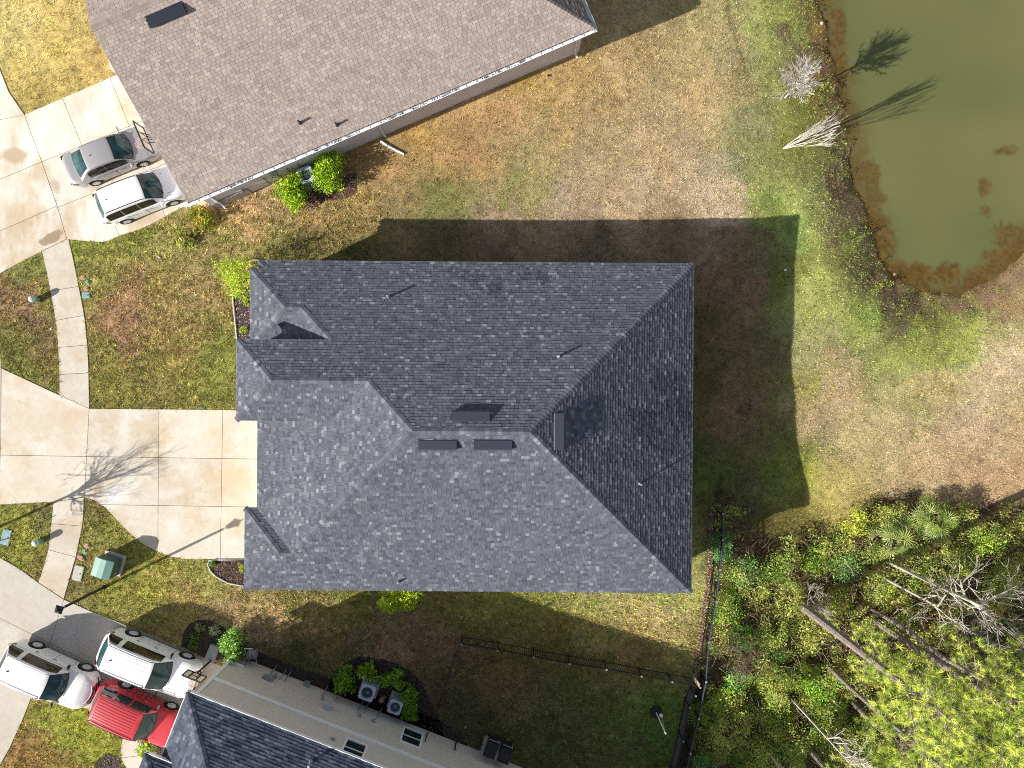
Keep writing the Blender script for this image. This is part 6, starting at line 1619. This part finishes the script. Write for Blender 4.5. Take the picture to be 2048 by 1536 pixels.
def pine(px, py, hgt, label, rad, seed, c0=.5, lean=(0, 0), dens=1.0, trunk=.17, crownr=2.2, cols=None, group='tall pines in the wood'):
    base = ground(px, py); root = empty('pine_tree', base); tag(root, label, 'pine tree', group)
    rnd = random.Random(seed); tr = MB(); top = Vector((lean[0], lean[1], hgt))
    pts = [Vector((0, 0, -.2)), top * .25 + Vector((rnd.uniform(-.08, .08), rnd.uniform(-.08, .08), 0)), top * .5 + Vector((rnd.uniform(-.1, .1), rnd.uniform(-.1, .1), 0)), top * .75, top]
    tr.tube(pts, [trunk * 1.2, trunk, trunk * .85, trunk * .6, trunk * .15], 9)
    tufts = []; br = MB()
    nb = int(34 * dens)
    for k in range(nb):
        f = c0 + (1 - c0) * (k + rnd.random()) / nb; p = top * f
        a = k * 2.4 + rnd.uniform(-.5, .5); L_ = crownr * (1.15 - (f - c0) / (1 - c0)) ** .7 * rnd.uniform(.6, 1.1)
        d = Vector((math.cos(a), math.sin(a), rnd.uniform(.1, .5)))
        e = p + d * L_; mid = p + d * L_ * .5 + Vector((0, 0, -.1))
        MB().tube([p, mid, e], [.03, .02, .008], 5, True).build('limb', M['bark_pine'], root)
        for q in range(int(5.6 * L_ / 1.5) + 2):
            g = rnd.uniform(.35, 1.05); c = p.lerp(e, g) + Vector((rnd.uniform(-.45, .45), rnd.uniform(-.45, .45), rnd.uniform(-.12, .3)))
            tufts.append((c, (c - p).normalized()))
    # dead snags on the lower trunk
    for k in range(6):
        p = top * rnd.uniform(.3, c0); a = rnd.uniform(0, 6.28); MB().tube([p, p + Vector((math.cos(a), math.sin(a), .1)) * rnd.uniform(.3, .9)], [.02, .006], 4, True).build('branch_stub', M['bark_pine'], root)
    tr.build('trunk', M['bark_pine'], root)
    cols = cols or [(206, 220, 96), (218, 232, 112), (180, 202, 84), (230, 236, 134), (135, 160, 66)]
    n = len(tufts); m_ = 46; r = np.random.default_rng(seed)
    C0 = np.repeat(np.array([t[0] for t in tufts]), m_, 0); D0 = np.repeat(np.array([t[1] for t in tufts]), m_, 0)
    d = r.normal(0, 1, (n * m_, 3)) * .75 + D0 * .7 + np.array([0, 0, .35]); d /= np.linalg.norm(d, axis=1)[:, None]
    w = np.cross(d, r.normal(0, 1, (n * m_, 3))); w /= np.linalg.norm(w, axis=1)[:, None]
    l = r.uniform(.16, .30, (n * m_, 1)); wd2 = .011
    v = np.stack([C0 - w * wd2, C0 + w * wd2, C0 + d * l], 1).reshape(-1, 3)
    cc = np.array([lin(c) for c in cols])[r.integers(0, len(cols), n)] * r.uniform(.55, 1.35, (n, 1)); cc = np.repeat(cc, m_ * 3, 0) * np.repeat(r.uniform(.8, 1.2, (n * m_, 1)), 3, 0)
    link('crown', np_mesh('crown', v, np.arange(3 * n * m_).reshape(-1, 3), np.clip(cc, 0, .9)), M['foliage'], root)
    return root
pine(1595, 1206, 13.5, 'pine with the thick bare trunk nearest the back lawn', 0, 1, .78, trunk=.21, crownr=2.1)
pine(1747, 1222, 12.5, 'right hand pine of the close pair of trunks', 0, 2, .62, trunk=.12, crownr=1.9)
pine(1752, 1243, 13.0, 'left hand pine of the close pair of trunks', 0, 3, .70, trunk=.16, crownr=2.2)
pine(1652, 1328, 11.5, 'slim pine standing below the thick bare trunk', 0, 4, .62, trunk=.11, crownr=2.0)
pine(1600, 1478, 9.0, 'slim pine rising at the bottom edge above the palmettos', 0, 5, .75, trunk=.12, crownr=1.4, dens=.6)
pine(1700, 1290, 8.0, 'young bright pine between the trunk pair and the slim pine', 0, 6, .45, trunk=.10, crownr=1.7)
pine(1700, 1400, 9.5, 'bushy lime pine low in the middle of the wood', 0, 7, .45, trunk=.11, crownr=2.1)
pine(1790, 1350, 9.5, 'bushy lime pine right of the slim pine', 0, 8, .45, trunk=.12, crownr=2.2)
pine(1830, 1290, 8.5, 'lime pine below the pale forked tree', 0, 9, .45, trunk=.12, crownr=2.1)
pine(1900, 1240, 8.5, 'pine at the right picture edge, upper of the edge pines', 0, 10, .45, trunk=.12, crownr=2.0, cols=[(125, 150, 65), (145, 165, 75), (100, 128, 55)])
pine(1880, 1400, 9.5, 'pine in the lower right corner of the wood', 0, 11, .4, trunk=.14, crownr=2.6)
pine(1672, 1262, 6.5, 'young lime pine just below the thick bare trunk', 0, 21, .4, trunk=.08, crownr=1.5)
pine(1735, 1330, 8.0, 'lime pine between the slim pine and the trunk pair, lower down', 0, 22, .42, trunk=.10, crownr=1.9)
pine(1850, 1345, 9.5, 'dense lime pine right of the middle of the pine mass', 0, 23, .42, trunk=.12, crownr=2.3)
pine(1930, 1320, 10.0, 'dark green pine at the right edge below the crooked bare tree', 0, 24, .42, trunk=.13, crownr=2.2, cols=[(120, 150, 70), (145, 170, 80), (95, 125, 58)])
pine(1640, 1445, 8.0, 'short lime pine at the bottom edge next to the white sapling', 0, 25, .45, trunk=.10, crownr=1.7)
pine(1790, 1460, 9.0, 'pine at the bottom edge, left of the corner pine', 0, 12, .4, trunk=.13, crownr=2.3)

bare_tree(1776, 1124, 'tall pale forked bare tree right of the palmetto clump', M['bark_pale'], [((.0, .0, 1), 8.0, .085)], 3, 12, forks=11, open=(.4, 1.8), bl=1.4, spread=.75, kids=(2, 3), shrink=.7, up=.0, wob=.22, minr=.010)
bare_tree(1760, 1152, 'thin greyish bare tree leaning below the pale forked one', M['bark_pale'], [((.03, -.02, 1), 5.0, .06)], 3, 13, forks=7, open=.9, bl=1.2, spread=.75, kids=(2, 3), shrink=.7, up=.05, wob=.22, minr=.010)
bare_tree(1577, 1392, 'thin white stemmed sapling in the lower middle of the wood', M['bark_white'], [((.04, -.03, 1), 6.5, .045)], 3, 14, forks=6, open=.5, bl=1.0, spread=.7, kids=(2, 4), shrink=.7, wob=.2, minr=.008)
bare_tree(1950, 1230, 'grey bare tree with crooked twigs at the right edge', M['bark_pale'], [((.0, -.02, 1), 4.0, .07)], 3, 15, forks=6, open=.8, bl=1.2, spread=.8, kids=(2, 3), shrink=.7, wob=.25, minr=.008)
bare_tree(1528, 1490, 'grey twiggy bare sapling above the bottom palmettos', M['bark_pale'], [((.0, -.02, 1), 3.2, .06)], 3, 16, forks=6, open=.7, bl=.9, spread=.8, kids=(2, 4), shrink=.7, wob=.25, minr=.008)
bare_tree(1610, 1195, 'pale twiggy bush at the foot of the thick pine trunk', M['bark_pale'], [((.2, .1, 1), .8, .03), ((-.2, .3, 1), .8, .03)], 3, 17, forks=5, open=.9, bl=.7, spread=.9, kids=(3, 4), shrink=.7, wob=.2, minr=.006)
bare_tree(1470, 1290, 'reddish brown dead brush leaning over the long fence', M['bark_brown'], [((-.5, .1, .8), .6, .025), ((.3, -.3, .8), .6, .025), ((-.3, -.4, .8), .6, .02)], 3, 18, forks=6, open=.9, bl=.8, spread=.9, kids=(3, 4), shrink=.72, wob=.25, minr=.006)
bare_tree(1467, 1042, 'grey brown dry bush beside the top end of the long fence', M['bark_brown'], [((.1, .1, 1), .5, .025), ((-.2, -.2, 1), .5, .025)], 3, 19, forks=7, open=1.0, bl=.45, spread=.9, kids=(3, 4), shrink=.7, wob=.2, minr=.006)

def fan(mb_v, mb_f, mb_c, p, nrm_, d, L_, rnd, cols, nb=13):
    """palmetto leaf: blades radiating in one tilted plane"""
    s = nrm_.cross(d).normalized(); d = s.cross(nrm_).normalized()
    c0 = lin(rnd.choice(cols))
    for k in range(nb):
        a = (k / (nb - 1) - .5) * 4.0
        v = d * math.cos(a) + s * math.sin(a); w = nrm_.cross(v) * .021
        l = L_ * (1 - .25 * abs(a) / 2) * rnd.uniform(.85, 1.1)
        b = len(mb_v); m_ = p + v * l * .55 + nrm_ * .015
        mb_v += [p, m_ - w, p + v * l - Vector((0, 0, .06)), m_ + w]; mb_f.append((b, b + 1, b + 2, b + 3)); mb_c += [c0 * rnd.uniform(.75, 1.3)] * 4
def palmetto(px, py, rx, ry, hh, nleaf, label, cols, seed, L_=.6):
    nleaf = int(nleaf * (1 if nleaf < 48 else .62))
    p = at(px, py, hh * .5); gzv = gz(p.x * F / H + 1024, -p.y * F / H + 768); root = empty('saw_palmetto', (p.x, p.y, gzv)); tag(root, label, 'palmetto')
    rnd = random.Random(seed); V = []; Fc = []; C = []; st = MB()
    for k in range(nleaf):
        a = rnd.uniform(0, 6.28); q = math.sqrt(rnd.random()); c = Vector((math.cos(a) * rx * q, math.sin(a) * ry * q, hh * (1.05 - .75 * q * q) * rnd.uniform(.7, 1.1)))
        out = Vector((math.cos(a) + rnd.uniform(-.7, .7), math.sin(a) + rnd.uniform(-.7, .7), rnd.uniform(.0, .5))).normalized()
        nr_ = (Vector((0, 0, 1)) + out * rnd.uniform(-.2, .9) + Vector((rnd.uniform(-.4, .4), rnd.uniform(-.4, .4), 0))).normalized()
        fan(V, Fc, C, c, nr_, out, L_ * rnd.uniform(.7, 1.2), rnd, cols)
        st.tube([(c.x * .35, c.y * .35, 0), c], [.018, .01], 4, False)
    link('fan_leaf', py_mesh('fan_leaf', V, Fc, cols=np.clip(np.array(C), 0, .9)), M['foliage'], root); st.build('leaf_stalk', M['bark_brown'], root)
PAL = [(135, 155, 70), (165, 180, 95), (105, 130, 60), (200, 205, 135), (80, 108, 55)]
palmetto(1880, 1045, 1.3, 1.05, 1.5, 46, 'large grey green palmetto clump at the top edge of the wood', PAL, 2)
palmetto(1800, 1085, 1.2, .95, 1.3, 38, 'palmetto clump joined to the left of the large one', PAL, 3)
PAL2 = [(150, 170, 55), (120, 150, 45), (180, 190, 80), (90, 120, 40)]
palmetto(1610, 1350, 1.3, 1.0, .9, 60, 'yellow green palmetto below the dark hollow of the wood', PAL2, 4, .6)
palmetto(1550, 1370, 1.0, .9, .8, 45, 'palmetto left of the slim pine foot', PAL2, 5, .55)
palmetto(1440, 1500, 1.3, .9, .8, 65, 'yellowish palmetto at the bottom edge beside the long fence', [(140, 140, 50), (110, 125, 35), (160, 155, 80), (90, 105, 30)], 6, .55)
palmetto(1500, 1520, 1.1, .8, .8, 50, 'palmetto at the bottom edge under the twiggy sapling', PAL2, 7, .55)
palmetto(1660, 1430, 1.1, .9, .8, 45, 'palmetto in the shade right of the white sapling', PAL2, 8, .55)
palmetto(1420, 1440, .8, .8, .7, 30, 'small palmetto tight against the long fence', PAL2, 9, .5)
palmetto(1740, 1500, 1.2, .9, .8, 40, 'palmetto under the bottom pines', PAL2, 10, .55)
# distinct shrubs of the wood
WS = [
 (1735, 1050, .85, .95, 1.5, [(165, 175, 50), (140, 160, 45), (180, 175, 80)], 'airy yellow green shrub left of the palmetto clump'),
 (1450, 1098, .9, .85, 1.3, [(80, 130, 75), (60, 110, 60), (110, 150, 95)], 'blue green leafy shrub at the fence top by the dry bush'),
 (1500, 1150, 1.3, 1.1, 1.2, [(120, 155, 85), (95, 135, 65), (145, 170, 100)], 'pale green shrub mass right of the fence'),
 (1565, 1150, 1.2, 1.0, 1.2, [(130, 160, 70), (110, 145, 55), (160, 170, 70)], 'yellowish green shrub above the thick pine trunk'),
 (1648, 1135, 1.1, 1.0, 1.2, [(120, 150, 50), (95, 130, 45), (150, 160, 60)], 'green shrub between the trunk foot and the palmettos'),
 (1715, 1145, 1.1, 1.05, 1.4, [(110, 150, 85), (85, 125, 65), (140, 165, 95)], 'blue green shrub left of the pale forked tree'),
 (1460, 1225, 1.0, 1.3, 1.4, [(120, 165, 45), (95, 145, 40), (145, 180, 70)], 'bright green shrub leaning on the long fence'),
 (1490, 1280, .8, .8, 1.0, [(100, 145, 45), (80, 120, 40)], 'small bright shrub below the fence shrub'),
 (1560, 1300, .9, .8, 1.0, [(100, 145, 75), (120, 160, 90), (70, 110, 50)], 'blue green shrub at the rim of the dark hollow'),
 (1480, 1370, 1.3, 1.0, 1.2, [(115, 155, 75), (90, 130, 55), (140, 170, 85)], 'broad pale green shrub in the lower left of the wood'),
 (1460, 1410, 1.0, .8, 1.0, [(140, 180, 40), (115, 155, 35), (165, 190, 60)], 'brilliant lime shrub lower left of the wood'),
 (1560, 1430, 1.1, .9, 1.3, [(125, 150, 55), (100, 130, 45), (150, 165, 70)], 'green shrub left of the white sapling'),
 (1655, 1390, 1.2, .9, 1.5, [(120, 165, 50), (95, 140, 40), (150, 180, 70)], 'leafy bright shrub beside the white sapling'),
 (1660, 1480, 1.1, .9, 1.3, [(110, 150, 70), (85, 125, 50)], 'shrub in the bottom middle of the wood'),
 (2010, 1085, 1.3, 1.0, 1.6, [(150, 185, 50), (125, 165, 40), (170, 190, 80)], 'lime leafed shrub at the right edge below the shaded lawn'),
 (1950, 1130, 1.3, 1.0, 1.2, [(150, 165, 60), (120, 145, 50), (175, 175, 90)], 'yellow green thicket under the pale branches'),
 (2020, 1170, 1.2, 1.2, 1.4, [(160, 170, 70), (130, 150, 55)], 'yellowish thicket at the right edge'),
 (1420, 1535, .9, .7, 1.0, [(110, 150, 90), (85, 125, 65)], 'blue green shrub at the bottom next to the fence'),
 (1880, 1170, 1.2, 1.0, 1.0, [(130, 150, 60), (105, 130, 50)], 'olive thicket among the pale branches'),
 (1590, 1520, 1.0, .7, 1.2, [(100, 140, 70), (75, 115, 50)], 'green shrub at the bottom edge beside the slim pine trunk'),
 (1690, 1210, 1.0, .9, .9, [(150, 160, 60), (120, 140, 50), (160, 130, 70)], 'mottled shrub between the thick trunk and the trunk pair'),
 (1790, 1195, 1.0, .9, .9, [(130, 150, 60), (155, 165, 80)], 'light shrub below the long pale trunk'),
]
for i, (px, py, rx, ry, hh, cols, lab) in enumerate(WS):
    shrub(px, py, rx, ry, hh, cols, lab, seed=100 + i, nclump=70, per=24, leaf=.085, cr=min(rx, ry) * .15)

# undergrowth of the wood: low leafy mass and dead twigs
r = np.random.default_rng(5); cc_ = []; tone = []; 
cand = r.uniform([1410, 1010], [2160, 1640], (5200, 2)); keep = inside_np(cand[:, 0], cand[:, 1], WOOD)
lump = sample(smooth_noise(GX.shape, 9, 71), cand[:, 0], cand[:, 1]); keep &= lump > .41
cand = cand[keep]; lump = lump[keep]
z0 = sample(Zr, cand[:, 0], cand[:, 1]); hz = .15 + np.clip(lump - .38, 0, 1) * 2.6 * r.uniform(.5, 1.1, len(cand))
cen = np.stack([(cand[:, 0] - 1024) * H / F, -(cand[:, 1] - 768) * H / F, z0 + hz], -1)
per = 40
pp = np.repeat(cen, per, 0) + r.normal(0, .17, (len(cen) * per, 3)) * np.array([1, 1, .6])
UG = [(135, 150, 55), (105, 130, 48), (160, 170, 75), (145, 140, 65), (170, 165, 90), (80, 100, 42), (130, 160, 90), (135, 105, 70)]
q, f, c = leaf_quads(pp, .095, UG, 9)
hue = np.array([lin(k) for k in UG])[r.integers(0, len(UG), len(cen))]; c = c * .5 + np.repeat(hue, per * 4, 0) * .8
o = link('undergrowth', np_mesh('undergrowth', q, f, np.clip(c, 0, .9)), M['foliage']); tag(o, kind='stuff')
tw = MB(); rnd = random.Random(3)
for k in range(2600):
    px, py = rnd.uniform(1415, 2120), rnd.uniform(1020, 1620)
    if not inside_np(np.array([px]), np.array([py]), WOOD)[0]: continue
    g = at(px, py, 0); g.z = gz(px, py) + rnd.uniform(.02, .9); a = rnd.uniform(0, 6.28); l = rnd.uniform(.25, .9)
    e = g + Vector((math.cos(a) * l, math.sin(a) * l, rnd.uniform(-.1, .35))); m_ = g.lerp(e, .5) + Vector((rnd.uniform(-.08, .08), rnd.uniform(-.08, .08), .05))
    tw.tube([g, m_, e], [.012, .009, .004], 3, False)
o = tw.build('dead_twigs', mat('dead_twig', (.30, .22, .17), .9, noise=.3)); tag(o, kind='stuff')
q, f, c = bits(WOOD[:13] + [(2160, 1640), (1340, 1640)] + WOOD[15:], 26000, .05, [(110, 80, 55), (140, 105, 75), (80, 58, 40), (60, 45, 32), (165, 130, 95)], .01, 21, .6)
o = link('leaf_litter', np_mesh('leaf_litter', q, f, c), M['foliage']); tag(o, kind='stuff')
# weeds of the pond bank
SH = [(x + dx, y) for (x, y), dx in zip(SHORE[1:13], [-26] * 12)]
r = np.random.default_rng(15); pts = []
for _ in range(230):
    k = r.integers(0, 18); a, b = np.array(SHORE[1 + k]), np.array(SHORE[2 + k]); t = r.random(); p = a + (b - a) * t
    nrm2 = np.array([-(b - a)[1], (b - a)[0]]); nrm2 = nrm2 / (np.linalg.norm(nrm2) + 1e-6)
    off_ = r.uniform(6, 60) ; p = p + nrm2 * off_ * 1.0
    if -60 < p[0] < 2110 and -60 < p[1] < 760 and r.random() < .35 + .5 * math.sin(p[1] * .03 + p[0] * .02) ** 2: pts.append(p)
pts = np.array(pts); z0 = sample(Zr, pts[:, 0], pts[:, 1]); okk = sample(sd, pts[:, 0], pts[:, 1]) > 3; pts = pts[okk]; z0 = z0[okk]
cen = np.stack([(pts[:, 0] - 1024) * (H - z0) / F, -(pts[:, 1] - 768) * (H - z0) / F, z0 + .06], -1)
pp = np.repeat(cen, 26, 0) + r.normal(0, .10, (len(cen) * 26, 3)) * np.array([1, 1, .5])
q, f, c = leaf_quads(pp, .06, [(125, 145, 50), (110, 130, 50), (140, 150, 70), (95, 110, 45)], 19)
o = link('bank_weeds', np_mesh('bank_weeds', q, f, c), M['foliage']); tag(o, kind='stuff')
